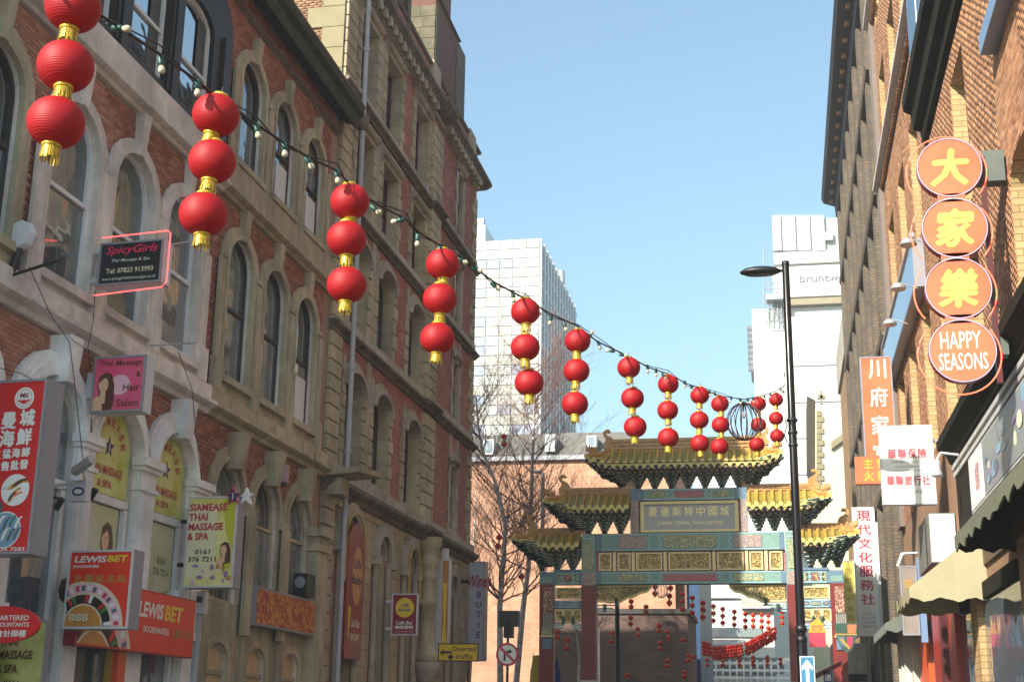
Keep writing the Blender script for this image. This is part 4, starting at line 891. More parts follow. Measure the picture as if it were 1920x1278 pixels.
# ------------------------------------------------------------------ festoon cable, bulbs and lanterns
def lanternmat(name, c):
    m, t, b = newmat(name); N = t.nodes; L = t.links
    b.inputs['Base Color'].default_value = (*srgb(c), 1); b.inputs['Roughness'].default_value = .55
    b.inputs['Subsurface Weight'].default_value = 0
    g = N.new('ShaderNodeNewGeometry'); tc = N.new('ShaderNodeTexCoord'); sp = N.new('ShaderNodeSeparateXYZ'); L.new(tc.outputs['Object'], sp.inputs[0])
    wv = N.new('ShaderNodeMath'); wv.operation = 'MULTIPLY'; wv.inputs[1].default_value = 2*PI/.0115; L.new(sp.outputs[2], wv.inputs[0])
    sn = N.new('ShaderNodeMath'); sn.operation = 'SINE'; L.new(wv.outputs[0], sn.inputs[0])
    bp = N.new('ShaderNodeBump'); bp.inputs['Strength'].default_value = .25; bp.inputs['Distance'].default_value = .002; L.new(sn.outputs[0], bp.inputs['Height']); L.new(bp.outputs[0], b.inputs['Normal'])
    n = N.new('ShaderNodeTexNoise'); n.inputs['Scale'].default_value = 7; L.new(tc.outputs['Object'], n.inputs['Vector'])
    mr = N.new('ShaderNodeMapRange'); mr.inputs[3].default_value = .8; mr.inputs[4].default_value = 1.2; L.new(n.outputs[0], mr.inputs[0])
    vm = N.new('ShaderNodeVectorMath'); vm.operation = 'SCALE'; vm.inputs[0].default_value = srgb(c); L.new(mr.outputs[0], vm.inputs['Scale']); L.new(vm.outputs[0], b.inputs['Base Color'])
    tr = N.new('ShaderNodeBsdfTranslucent'); L.new(vm.outputs[0], tr.inputs['Color']); mx = N.new('ShaderNodeMixShader'); mx.inputs[0].default_value = .28
    L.new(b.outputs[0], mx.inputs[1]); L.new(tr.outputs[0], mx.inputs[2]); L.new(mx.outputs[0], N['Material Output'].inputs[0])
    return m
M['lantern'] = lanternmat('red paper lantern', 'b01018')
M['smallred'] = lanternmat('small red lantern', 'd8301c'); M['gold'] = mat('gold lantern trim', 'd9b43a', .35, .35, var=.25, scale=60, c2='8a6a18')
R0 = .1425
def lantern_proto():
    t = thing('lantern', 'x', 'lantern')
    prof = [(.042, .122)]
    for i in range(0, 41):
        a = math.radians(72-144*i/40); rib = .0005*math.cos(i*PI)
        prof.append((R0*(math.cos(a)**.86)+rib, .128*math.sin(a)))
    MB().lathe(prof+[(.04, -.124)], n=32).build('shade', M['lantern'], t)
    MB().lathe([(0, .141), (.046, .141), (.05, .134), (.052, .12), (.045, .118)], n=20).build('cap', M['gold'], t)
    MB().lathe([(.045, -.118), (.05, -.122), (.05, -.136), (.046, -.14), (.0, -.14)], n=20).build('collar', M['gold'], t)
    ts = MB()
    for k in range(26):
        a = 2*PI*k/26; r1 = .043; r2 = .05+random.uniform(-.004, .006); a2 = a+random.uniform(-.06, .06); zb = -.205+random.uniform(-.012, .01)
        da = .1
        ts.add([(r1*math.cos(a-da), r1*math.sin(a-da), -.137), (r1*math.cos(a+da), r1*math.sin(a+da), -.137), (r2*math.cos(a2+da), r2*math.sin(a2+da), zb), (r2*math.cos(a2-da), r2*math.sin(a2-da), zb)], [(0, 1, 2, 3)])
    ts.build('tassel', M['gold'], t)
    w_ = MB().tube([(0, 0, .14), (0, 0, .19)], .004, 5).tube([(0, 0, -.14), (0, 0, -.24)], .003, 5); w_.build('hanging_wire', M['iron'], t)
    return t
P1_ = (-3.4997, 5.8037); P2_ = (.0374, 27.0)
_n = np.array([P2_[1]-P1_[1], -(P2_[0]-P1_[0])]); _c0 = _n @ np.array(P1_)
def online(px, py):
    r = ray(px, py); t = _c0/(_n @ r[:2]); return Vector(r*t)+Vector((0, 0, CAMH))
cols_ = [[(137, 14), (123, 125), (105, 230)], [(405, 216), (398, 303), (381, 402)], [(656, 378), (650, 448), (650, 534)], [(830, 495), (825, 560), (820, 634)],
         [(985, 584), (985, 651), (992, 717)], [(1083, 639), (1081, 695), (1078, 757)], [(1179, 689), (1186, 746), (1191, 800)], [(1253, 720), (1252, 769), (1253, 820)],
         [(1312, 741), (1311, 787), (1312, 831)], [(1350, 757), (1351, 796), (1349, 837)], [(1422, 757), (1422, 796), (1419, 833)], [(1455, 749), (1455, 784), (1457, 817)]]
where = ['nearest camera at far left', 'second column from left, over the black bay', 'third column, by the grey downpipe', 'fourth column, before the stone building edge', 'fifth column, against the white glass tower',
         'sixth column, at the tower right edge', 'seventh column, against open blue sky', 'eighth column, left of the cage globe in sky', 'ninth column, third left of the cage globe', 'touching the left side of the cage globe', 'half behind the right side of the cage globe', 'last column beside the street lamp pole']
proto = None
for ci, c3 in enumerate(cols_):
    for ri, (px, py) in enumerate(c3):
        p = online(px, py)
        if proto is None: proto = lantern_proto(); o = proto
        else: o = copy_tree(proto)
        o.location = p; o.rotation_euler = (math.radians(random.uniform(-4, 4)), math.radians(random.uniform(-5, 5)+(4 if ci < 3 else 0)), random.uniform(0, 6))
        tag(o, '%s red lantern of three, %s' % (('top', 'middle', 'bottom')[ri], where[ci]), 'lantern', 'red lanterns on the festoon cable')
wirepx = [(60, -60), (130, -8), (190, 30), (215, 46), (300, 102), (370, 152), (404, 180), (480, 233), (530, 266), (580, 296), (632, 320), (656, 345), (700, 380), (760, 410), (785, 435), (830, 463), (862, 480), (925, 528), (962, 548), (985, 560), (1032, 588), (1083, 611), (1120, 640), (1179, 668), (1215, 688), (1253, 701), (1290, 720), (1312, 727), (1350, 742), (1395, 748), (1422, 744), (1455, 733), (1471, 722)]
W_ = [online(*p) for p in wirepx]
ct = thing('festoon_cable', 'long black festoon cable sagging across the street and carrying bulbs and lanterns', 'cable', tuple(W_[0]), world=True)
MB().tube(W_, .009, 6).build('cable', M['iron'], ct)
MB().tube([p+Vector((0, 0, .012+.05*math.sin(i*2.1))) for i, p in enumerate(W_)], .005, 5).build('tie_wire', M['iron'], ct)
MB().tube([W_[-1], W_[-1]+Vector((.0, .15, .35)), Vector((.24, 26.95, 8.35))], .008, 5).build('end_tail', M['iron'], ct)
bulb = thing('bulb', 'x', 'bulb')
M['sock'] = mat('green bulb holder', '1d4a40', .45, var=.2); M['bulb'] = mat('cream glass bulb', 'b8ad90', .25, var=.1, scale=20)
MB().lathe([(.0, .03), (.014, .03), (.019, .02), (.02, -.02), (.016, -.035), (0, -.036)], n=14).build('holder', M['sock'], bulb)
MB().lathe([(.012, -.03), (.016, -.042), (.02, -.052), (.022, -.063), (.018, -.076), (.009, -.083), (0, -.084)], n=14).build('glass', M['bulb'], bulb)
bpx = [(220, 47, 80), (302, 108, 10), (371, 152, 5), (482, 234, 15), (533, 268, 10), (577, 294, 30), (632, 320, 10), (700, 385, 50), (752, 408, -80), (783, 440, 0), (825, 462, 10), (862, 482, 60), (890, 498, 60), (925, 530, 50), (962, 548, 5), (1005, 575, 30), (1033, 592, -10), (1058, 605, 20), (1105, 628, 150), (1122, 640, 20), (1148, 655, -100), (1165, 662, 80), (1214, 685, 5), (1230, 692, 0), (1243, 700, 40), (1284, 714, -5), (1296, 722, 10), (1340, 735, 10), (1330, 732, 5), (1371, 744, -20), (1388, 747, 5), (1402, 747, 0), (1412, 745, 10), (1433, 741, 15), (1444, 737, -5), (1464, 728, 10), (1469, 732, 20)]
bc = {}
for i, (px, py, tilt) in enumerate(bpx):
    o = bulb if i == 0 else copy_tree(bulb)
    o.location = online(px, py)+Vector((0, 0, -.02)); o.rotation_euler = (0, -math.radians(tilt), random.uniform(-.4, .4))
    if abs(tilt) > 45: o.rotation_euler = (0, -math.radians(tilt), 0)
    colx = [123, 398, 650, 825, 985, 1081, 1186, 1252, 1311, 1351, 1422, 1455, 9999]; k = next(j for j, c in enumerate(colx) if px < c); bc[k] = bc.get(k, 0)+1
    tag(o, '%s cream bulb %s' % (ORD[bc[k]-1], ('just right of the %s lantern column' % ORD[k-1]) if k else 'on the cable'), 'bulb', 'bulbs along the festoon cable')
# wire cage globe
gl = thing('cage_globe', 'round cage of purple brown metal hoops hanging from the cable near the lamp pole', 'ornament', tuple(online(1395, 790)))
for k in range(9):
    a = PI*k/9; MB().tube([(math.cos(a)*.3*math.sin(t), math.sin(a)*.3*math.sin(t), .33*math.cos(t)) for t in np.linspace(0, 2*PI, 29)], .0095, 6, caps=False).build('hoop', mat('purple brown hoop', '4a3038', .4, .3) if k == 0 else bpy.data.materials['purple brown hoop'], gl)
MB().lathe([(.0, .36), (.05, .34), (.06, .31), (0, .3)], n=12).tube([(0, 0, .33), (0, 0, .16)], .012).build('lamp_stem', M['iron'], gl)
MB().lathe([(0, .18), (.03, .17), (.035, .1), (.02, .06), (0, .05)], n=12).build('bulb_holder', M['lead'], gl)
# ------------------------------------------------------------------ signs
def fcol(name, c, c2=None, rough=.35): return mat(name, c, rough, var=.06, scale=2, c2=c2)
K = {k: fcol(k+' print', v) for k, v in dict(red='d01c1e', white='e4e2de', black='17171a', yellow='e6c636', pink='d03a78', pale='e6e0ba', lime='bfc232', orange='d9552c', salmon='e0714a', navy='2a2d63', gold='b58c3a', cream='d9d0b0', grey='8d8f8f', crimson='8e1430', brown='5a3422', skin='e3b793', lilac='9a6fa8', green='3b7a45', sky='7aa0b8', bluegreen='56707a', rose='c03a50', lpink='e8b4c4', dgrey='5a5a5e', hot='f02a62', purple='5a2a86', amber='c88a3c').items()}
def signbox(name, label, cat, px, Y, depth, face, side, rz=0., frame=None, group=None):
    """px = left, right, top, bottom of the face in the photograph; hung in the plane Y"""
    l, r, t, b = px; a = onY(l, (t+b)/2, Y); c_ = onY(r, (t+b)/2, Y); zt = onY((l+r)/2, t, Y)[2]; zb = onY((l+r)/2, b, Y)[2]
    w_ = (c_[0]-a[0])/math.cos(rz); h_ = zt-zb; o = thing(name, label, cat, ((a[0]+c_[0])/2, Y, (zt+zb)/2), rz, group)
    MB().box(-w_/2, w_/2, .012, depth, -h_/2, h_/2).build('sign_box', side, o)
    MB().box(-w_/2+.03, w_/2-.03, 0.002, .02, -h_/2+.03, h_/2-.03).build('sign_face', face, o)
    MB().ring(WF, rect(-w_/2, w_/2, -h_/2, h_/2), rect(-w_/2+.035, w_/2-.035, -h_/2+.035, h_/2-.035), -.02, .012, True).build('sign_frame', frame or side, o)
    return o, w_, h_
def pic(name, shapes, parent, y=-.003):
    """flat print: (material, points) in the sign's own plane, each layer a hair above the last"""
    mb = MB()
    for i, (m_, pts) in enumerate(shapes): mb.use(m_).poly(pts, y-.0006*i)
    return mb.build(name, None, parent)
def ell(cx, cz, rx, rz=None, n=22, a0=0, a1=2*PI): rz = rz or rx; return [(cx+rx*math.cos(a0+(a1-a0)*k/n), cz+rz*math.sin(a0+(a1-a0)*k/n)) for k in range(n)]
def star(cx, cz, r, rot=PI/2): return [(cx+(r if k % 2 == 0 else r*.42)*math.cos(rot+PI*k/5), cz+(r if k % 2 == 0 else r*.42)*math.sin(rot+PI*k/5)) for k in range(10)]
def arm(parent, pts, r=.02, m=None, name='bracket'): return MB().tube(pts, r, 8).build(name, m or M['iron'], parent)
def flowers(cx, cz, s, seed, n=16):
    R_ = random.Random(seed); L_ = []
    for i in range(n):
        a, b = cx+R_.uniform(-1, 1)*s, cz+R_.uniform(-.6, .6)*s*.7
        L_.append((K[R_.choice(['lilac', 'lpink', 'gold', 'lime', 'lilac', 'pale'])], ell(a, b, R_.uniform(.03, .09)*s*2, R_.uniform(.03, .07)*s*2, 7, R_.random(), R_.random()+2*PI)))
    return L_
def woman(cx, cz, h, hairc='brown'):
    """printed portrait bust, height h"""
    s = h
    return [(K[hairc], [(cx-.2*s, cz+.1*s), (cx-.16*s, cz+.36*s), (cx+0*s, cz+.46*s), (cx+.15*s, cz+.4*s), (cx+.24*s, cz+.15*s), (cx+.26*s, cz-.25*s), (cx+.2*s, cz-.5*s), (cx-.02*s, cz-.5*s), (cx-.1*s, cz-.2*s)]),
            (K['skin'], [(cx-.3*s, cz-.5*s), (cx-.32*s, cz-.25*s), (cx-.2*s, cz-.12*s), (cx-.06*s, cz-.16*s), (cx-.02*s, cz-.5*s)]),
            (K['skin'], [(cx-.1*s, cz-.02*s), (cx+.03*s, cz-.02*s), (cx+.03*s, cz-.3*s), (cx-.14*s, cz-.3*s)]), (K['skin'], ell(cx-.04*s, cz+.15*s, .125*s, .18*s)),
            (K[hairc], [(cx-.16*s, cz+.2*s), (cx-.14*s, cz+.36*s), (cx+.05*s, cz+.4*s), (cx+.1*s, cz+.28*s), (cx-.02*s, cz+.31*s)]),
            (K['black'], ell(cx-.08*s, cz+.2*s, .02*s, .009*s, 8)), (K['black'], ell(cx+.015*s, cz+.2*s, .02*s, .009*s, 8)), (K['rose'], ell(cx-.04*s, cz+.07*s, .03*s, .012*s, 8)), (K['amber'], ell(cx-.04*s, cz+.135*s, .01*s, .014*s, 6)),
            (K[hairc], [(cx+.09*s, cz+.1*s), (cx+.13*s, cz+.05*s), (cx+.14*s, cz-.5*s), (cx+.04*s, cz-.5*s)])]
def spicy():
    o, w_, h_ = signbox('massage_sign', 'black illuminated massage sign with pink script and red neon outline', 'sign', (183, 306, 452, 532), 19.4, .3, K['black'], M['boxwhite'], math.radians(-4), M['boxgrey'])
    txt('SpicyGirls', .01, h_*.29, w_*.82, h_*.24, K['hot'], o, bold=.012, shear=.3); txt('Thai Massage & Spa', 0, h_*.06, w_*.6, h_*.09, K['white'], o, shear=.3, bold=.006)
    txt('Tel: 07823 913993', 0, -h_*.17, w_*.74, h_*.12, K['cream'], o, bold=.03); txt('www.spicygirlsthaimassage.co.uk', 0, -h_*.36, w_*.84, h_*.09, K['white'], o, shear=.25)
    neon = mat('pink neon tube', 'ff5a5a', .4, emit=.9, var=0)
    x, z = w_/2+.12, h_/2+.12; p = [(-x+.15, -.02, z-.03), (x-.05, -.02, z), (x, -.02, z-.05), (x, -.02, -z+.1), (x-.08, -.02, -z+.02), (-x+.1, -.02, -z-.04)]
    arm(o, p, .012, neon, 'neon_tube')
    arm(o, [(w_/2, .25, h_/2-.02), (w_/2+.5, .2, h_/2)], .015, M['lead']); arm(o, [(-w_/2, .1, h_/3), (-w_/2-.2, .1, h_/3)], .05, M['boxwhite']); arm(o, [(-w_/2, .1, -h_/3), (-w_/2-.2, .1, -h_/3)], .05, M['boxwhite'])
spicy()
def thai():
    pk = mat('pink gradient print', 'cc3a68', .35, var=.25, scale=1.4, c2='dd6c88')
    o, w_, h_ = signbox('salon_sign', 'pink box sign with a printed long haired woman beside the hair salon wording', 'sign', (172, 272, 667, 772), 19.6, .28, pk, M['boxwhite'], math.radians(-3), M['boxgrey'])
    pic('portrait_print', [(K['lpink'], ell(.03*w_, -.02*h_, .2*w_, .18*h_))]+woman(-w_*.25, -h_*.12, h_*.74, 'brown'), o)
    for s_, z, wd in (('Thai Massage', .36, .82), ('&', .16, .09), ('Hair', -.07, .32), ('Salon', -.34, .42)): txt(s_, (.02 if wd > .8 else .42-wd/2)*w_, z*h_, wd*w_, (.13 if s_ != '&' else .1)*h_, K['brown'], o, bold=.008, y=-.012)
    arm(o, [(-w_/2, .15, .2), (-w_/2-.14, .15, .2)], .06, M['boxwhite']); MB().box(-w_/2-.14, -w_/2-.04, .05, .2, -.2, .22).build('junction_box', M['boxwhite'], o)
thai()
def seafood():
    o, w_, h_ = signbox('seafood_sign', 'tall red seafood sign with white Chinese characters and round food photos at left edge', 'sign', (-27, 74, 712, 1038), 16.8, .42, K['red'], M['boxgrey'], math.radians(-4), M['boxgrey'])
    X_ = lambda px: (px-23.5)/101*w_
    Z_ = lambda py: (875-py)/326*h_
    r = .19*w_; cxx, cz = X_(32), Z_(748)
    pic('logo', [(K['white'], ell(cxx, cz, r)), (K['red'], ell(cxx, cz, r*.8)), (K['white'], ell(cxx, cz, r*.76)), (K['red'], ell(cxx, cz-r*.35, r*.3, r*.2)), (K['red'], ell(cxx-r*.42, cz-r*.25, r*.2, r*.1)), (K['red'], ell(cxx+r*.42, cz-r*.25, r*.2, r*.1)), (K['red'], [(cxx-r*.6, cz-r*.6), (cxx, cz-r*.3), (cxx+r*.6, cz-r*.6), (cxx, cz-r*.42)])], o)
    txt('MS', cxx, cz+r*.25, r*.9, r*.42, K['crimson'], o, bold=.03, y=-.012, shear=.15)
    for ch, px, py, s in (('曼', 7, 790, .3), ('城', 43, 786, .3), ('海', 7, 824, .3), ('鮮', 41, 822, .3), ('生', -10, 853, .17), ('猛', 10, 853, .17), ('海', 28, 852, .17), ('鮮', 47, 851, .17), ('零', -10, 876, .17), ('售', 9, 876, .17), ('批', 28, 875, .17), ('發', 46, 874, .17)):
        txt(ch, X_(px), Z_(py), s*w_, s*w_*1.0, K['white'], o, bold=.035, y=-.006)
    # printed food photographs
    s = w_
    def prawn(cx, cz, q, a):
        ca, sa = math.cos(a), math.sin(a); P = [(-.5, 0), (-.2, .14), (.2, .16), (.5, .05), (.56, -.12), (.3, -.02), (0, -.03), (-.25, -.08)]
        return [(cx+q*(x*ca-y*sa), cz+q*(x*sa+y*ca)) for x, y in P]
    c1, z1 = X_(34), Z_(921)
    pic('prawn_picture', [(K['white'], ell(c1, z1, .27*s, .27*s)), (K['amber'], prawn(c1+.02*s, z1+.08*s, .4*s, .4)), (K['brown'], prawn(c1+.06*s, z1+.11*s, .3*s, .5)), (K['amber'], prawn(c1-.02*s, z1-.1*s, .34*s, .9)), (K['black'], prawn(c1-.06*s, z1-.12*s, .2*s, .9)), (K['salmon'], prawn(c1+.05*s, z1-.08*s, .2*s, .4)), (K['brown'], [(c1-.24*s, z1+.02*s), (c1-.1*s, z1+.09*s), (c1-.23*s, z1+.01*s)])], o)
    c1, z1 = X_(22), Z_(994)
    pic('fish_picture', [(K['white'], ell(c1, z1, .31*s)), (K['sky'], ell(c1, z1, .29*s))]+[(K[('bluegreen', 'white', 'dgrey')[i % 3]], prawn(c1-.2*s+.11*s*(i % 5), z1+(.1-.2*(i//5))*s+.02*s*(i % 2), .26*s, 1.1)) for i in range(10)], o)
    c1, z1 = X_(-12), Z_(955)
    pic('shellfish_picture', [(K['dgrey'], ell(c1+.06*s, z1, .2*s, .19*s)), (K['green'], ell(c1+.08*s, z1+.04*s, .1*s, .06*s)), (K['grey'], ell(c1+.1*s, z1-.08*s, .06*s))], o)
    txt('0161 236 7583', -.02*w_, Z_(1029), .86*w_, .06*w_, K['white'], o, bold=.02, y=-.006)
seafood()
def siam_words(o, w_, h_, z0=.38, dz=.107, size=.082, m=None, zp=-.11):
    for i, s_ in enumerate(('SIAMEASE', 'THAI', 'MASSAGE', '& SPA')): txt(s_, -w_*.46+(.76, .38, .7, .42)[i]*w_/2, (z0-dz*i)*h_, (.76, .38, .7, .42)[i]*w_, size*h_, m or K['rose'], o, bold=.04, y=-.012)
    for i, s_ in enumerate(('0161', '376 7211')): txt(s_, -w_*.14, (zp-.08*i)*h_, (.3, .56)[i]*w_, .055*h_, K['black'], o, bold=.02, y=-.012)
def siam():
    f = mat('yellow green poster', 'ded9a0', .4, var=.3, scale=1.6, c2='cbc750')
    o, w_, h_ = signbox('spa_sign', 'tall yellow Thai massage box sign with flowers and a purple star on its corner', 'sign', (347, 442, 930, 1101), 23.6, .32, f, M['boxgrey'], math.radians(-3), M['boxwhite'])
    pic('flower_print', [(K['pale'], rect(-w_*.45, w_*.1, -h_*.4, h_*.4)), (K['lime'], [(w_*.2, h_*.46), (w_*.46, h_*.46), (w_*.46, -h_*.1), (w_*.3, h_*.1)])]+woman(w_*.3, -h_*.14, h_*.3)[0:4]+flowers(.1*w_, -h_*.36, w_*.4, 5, 22), o)
    siam_words(o, w_, h_)
    MB().fprism(WF, star(w_*.42, h_*.49, .17), .0, .06).build('star', K['navy'], o); MB().fprism(WF, star(w_*.6, h_*.5, .17), -.2, -.1).build('star_back', K['white'], o)
    MB().ring(WF, star(w_*.42, h_*.49, .175), star(w_*.42, h_*.49, .15), 0, .065, True).build('star_edge', K['rose'], o)
    txt('1', w_*.42, h_*.49, None, .12, K['white'], o, bold=.02, y=-.07)
    arm(o, [(-w_/2, .15, .4), (-w_/2-.2, .15, .4)], .04); arm(o, [(-w_/2, .15, -.4), (-w_/2-.2, .15, -.4)], .04)
siam()
def roulette(cx, cz, r, w_, h_):
    L_ = []
    def seg(r0, r1, a0, a1): return [(cx+r0*math.cos(a0), cz+r0*math.sin(a0)), (cx+r1*math.cos(a0), cz+r1*math.sin(a0)), (cx+r1*math.cos((a0+a1)/2), cz+r1*math.sin((a0+a1)/2)), (cx+r1*math.cos(a1), cz+r1*math.sin(a1)), (cx+r0*math.cos(a1), cz+r0*math.sin(a1))]
    def clip(p):
        """keep the print inside the face"""
        return [(min(max(x, -w_/2+.04), w_/2-.04), min(max(z, -h_/2+.04), h_/2-.04)) for x, z in p]
    def half(r_): return [(cx+r_*math.cos(t), cz+r_*math.sin(t)) for t in np.linspace(-.12, PI+.1, 24)]
    for m_, rr in ((K['cream'], r), (K['lpink'], r*.94), (K['cream'], r*.74), (K['black'], r*.7), (K['cream'], r*.5), (K['amber'], r*.46)): L_.append((m_, clip(half(rr))))
    cs = ['rose', 'white', 'bluegreen', 'white', 'dgrey']
    for i in range(18):
        a = .03+i*.17; L_.append((K[cs[i % 5]], clip(seg(r*.78, r*.9, a, a+.1)))); L_.append((K[('red', 'black', 'black', 'green')[i % 4] if i % 7 else 'white'], clip(seg(r*.53, r*.7, a, a+.13))))
    return L_
def lewis():
    rd = mat('red orange gradient', 'd4200f', .3, var=.2, scale=1.2, c2='e2401c')
    o, w_, h_ = signbox('bookmaker_sign', 'red square bookmaker box sign with roulette wheel print projecting from white pier', 'sign', (122, 247, 1030, 1178), 19.2, .32, rd, M['boxgrey'], math.radians(-3), M['boxwhite'])
    txt('LEWIS', -w_*.16, h_*.38, w_*.5, h_*.085, K['white'], o, bold=.045, shear=.12); txt('BET', w_*.26, h_*.385, w_*.32, h_*.085, K['yellow'], o, bold=.045, shear=.12)
    txt('BOOKMAKERS', -w_*.22, h_*.29, w_*.4, h_*.035, K['white'], o, bold=.04)
    for i, ch in enumerate('外圍投注站'): txt(ch, (-.32+.165*i)*w_, h_*.13, .13*w_, .1*h_, K['gold'], o, bold=.02)
    pic('roulette_print', roulette(-w_*.2, -h_*.47, w_*.62, w_, h_), o)
    txt('888', -w_*.24, -h_*.36, w_*.3, h_*.1, K['cream'], o, bold=.03, y=-.05)
    arm(o, [(-w_/2, .15, 0), (-w_/2-.1, .15, 0)], .2, M['iron'])
    # fascia along the wall
    a = onX(130, 1085, -10.55); b_ = onX(330, 1112, -10.55)
    t = thing('bookmaker_fascia', 'long red bookmaker fascia board fixed along the white shopfront', 'sign', (-10.6, (a[1]+b_[1])/2+.0, 3.2), PI/2)
    L_ = 4.35; c_ = 0
    t.location = (-10.58, 21.75, 3.22); hh = .52
    MB().box(-L_/2, L_/2, .01, .2, -hh, hh).build('sign_box', K['crimson'], t); MB().box(-L_/2+.02, L_/2-.02, 0, .012, -hh+.02, hh-.02).build('sign_face', rd, t)
    txt('LEWIS', .35, .2, .95, .26, K['white'], t, bold=.045, shear=.1); txt('BET', 1.25, .2, .75, .27, K['yellow'], t, bold=.045, shear=.1); txt('BOOKMAKERS', .6, -.12, 1.0, .11, K['white'], t, bold=.03)
    for i, ch in enumerate('外圍投注站'): txt(ch, 1.27+.17*i, -.13, .14, .15, K['gold'], t, bold=.02)
    pic('roulette_print', roulette(-1.6, -.9, 1.35, L_, 1.04), t); txt('088', -1.75, -.15, .6, .26, K['gold'], t, bold=.03, y=-.05)
lewis()
def oval():
    t = thing('accountants_sign', 'red oval sign with white lettering partly cut off at the left edge', 'sign', tuple(onY(2, 1170, 17.3)), math.radians(-3))
    MB().fprism(WF, ell(0, 0, .58, .25, 30), -.06, 0, True).build('sign_face', K['red'], t)
    txt('CHARTERED', .12, .09, .6, .07, K['white'], t, bold=.02); txt('ACCOUNTANTS', .12, .0, .62, .06, K['white'], t, bold=.02); txt('特許會計師樓', .05, -.12, .7, .1, K['white'], t, bold=.02)
    arm(t, [(-.4, .05, 0), (-.9, .05, 0)], .03)
    f = mat('faded spa poster', 'b9ba7a', .5, var=.3, scale=2, c2='8f9a2c')
    o, w_, h_ = signbox('spa_poster', 'lime and cream Thai massage panel below the red oval sign', 'sign', (-8, 84, 1162, 1330), 18.3, .08, f, M['boxgrey'], 0)
    siam_words(o, w_, h_, .42, .155, .1, K['brown'], -.2)
oval()
# posters inside the white ground floor arches
def arch_posters():
    f = mat('arch poster', 'cfcf8e', .5, var=.35, scale=1.5, c2='b4b23c')
    for uc, lab in ((21.0, 'arched yellow spa poster filling the middle white arch'), (23.25, 'arched yellow spa poster filling the white arch furthest right')):
        t = thing('window_poster', lab, 'poster', (-11.07, uc, 5.2), PI/2)
        MB().fprism(WF, arch(0, .78, .05, .8, .72, 12), -.03, 0).build('poster_sheet', f, t)
        for k, ch in enumerate('SIAMEASE'):
            a = PI-(k+.6)*PI/8.3; g_ = txt(ch, 0, 0, .12, .15, K['rose'], t, bold=.03); g_.location = (.5*math.cos(a), -.004, .8+.48*math.sin(a)); g_.rotation_euler = (0, PI/2-a+0, 0)
        pic('star_print', [(K['navy'], star(0, .85, .2)), (K['lime'], ell(.45, .5, .12, .2))], t); txt('1', 0, .84, None, .14, K['white'], t, y=-.012, bold=.02)
        txt('THAI MASSAGE', -.02, .45, 1.1, .15, K['rose'], t, bold=.03, y=-.012); txt('& SPA', -.05, .22, .5, .13, K['rose'], t, bold=.03, y=-.012)
        t = thing('window_poster', lab.replace('arched', 'tall').replace('filling', 'below the transom of').replace('furthest right', 'furthest from camera'), 'poster', (-11.07, uc, 4.2), PI/2)
        MB().box(-.55, .55, 0, .03, -.9, .85).build('poster_sheet', mat('lower poster', 'c6c6b4', .5, var=.2, scale=1.2, c2='aeb05a') if uc < 22 else bpy.data.materials['lower poster'], t)
        if uc > 22: txt('0161', .1, .2, .35, .13, K['black'], t, bold=.02); txt('376 7211', .1, .0, .62, .13, K['black'], t, bold=.02)
        else: pic('portrait_print', woman(.2, .15, 1.0), t)
        pic('flower_print', flowers(.15, -.5, .4, int(uc*7), 14), t, y=-.012)
arch_posters()
def redboard():
    t = thing('carved_red_board', 'red and gold patterned panel under the tawny arched windows', 'sign', (-10.7, 29.05, 3.93), PI/2)
    MB().box(-1.85, 1.85, .0, .25, -.4, .4).build('sign_box', M['boxgrey'], t)
    MB().box(-1.8, 1.8, -.012, .0, -.35, .35).build('sign_face', reliefmat('red gold brocade', 'c8822a', '9c120a', 4.5, rough=.4, dist=.004), t)
    t = thing('loudspeaker', 'black box speaker standing above the red patterned panel', 'speaker', (-10.75, 30.2, 4.62))
    MB().box(-.16, .16, -.3, .3, -.25, .25).build('case', M['iron'], t); MB().lathe([(0, -.015), (.1, -.01), (.13, .0)], (0, 0, 0), 16, axis='y').build('cone', M['boxgrey'], t).location = (0, -.31, .05)
redboard()
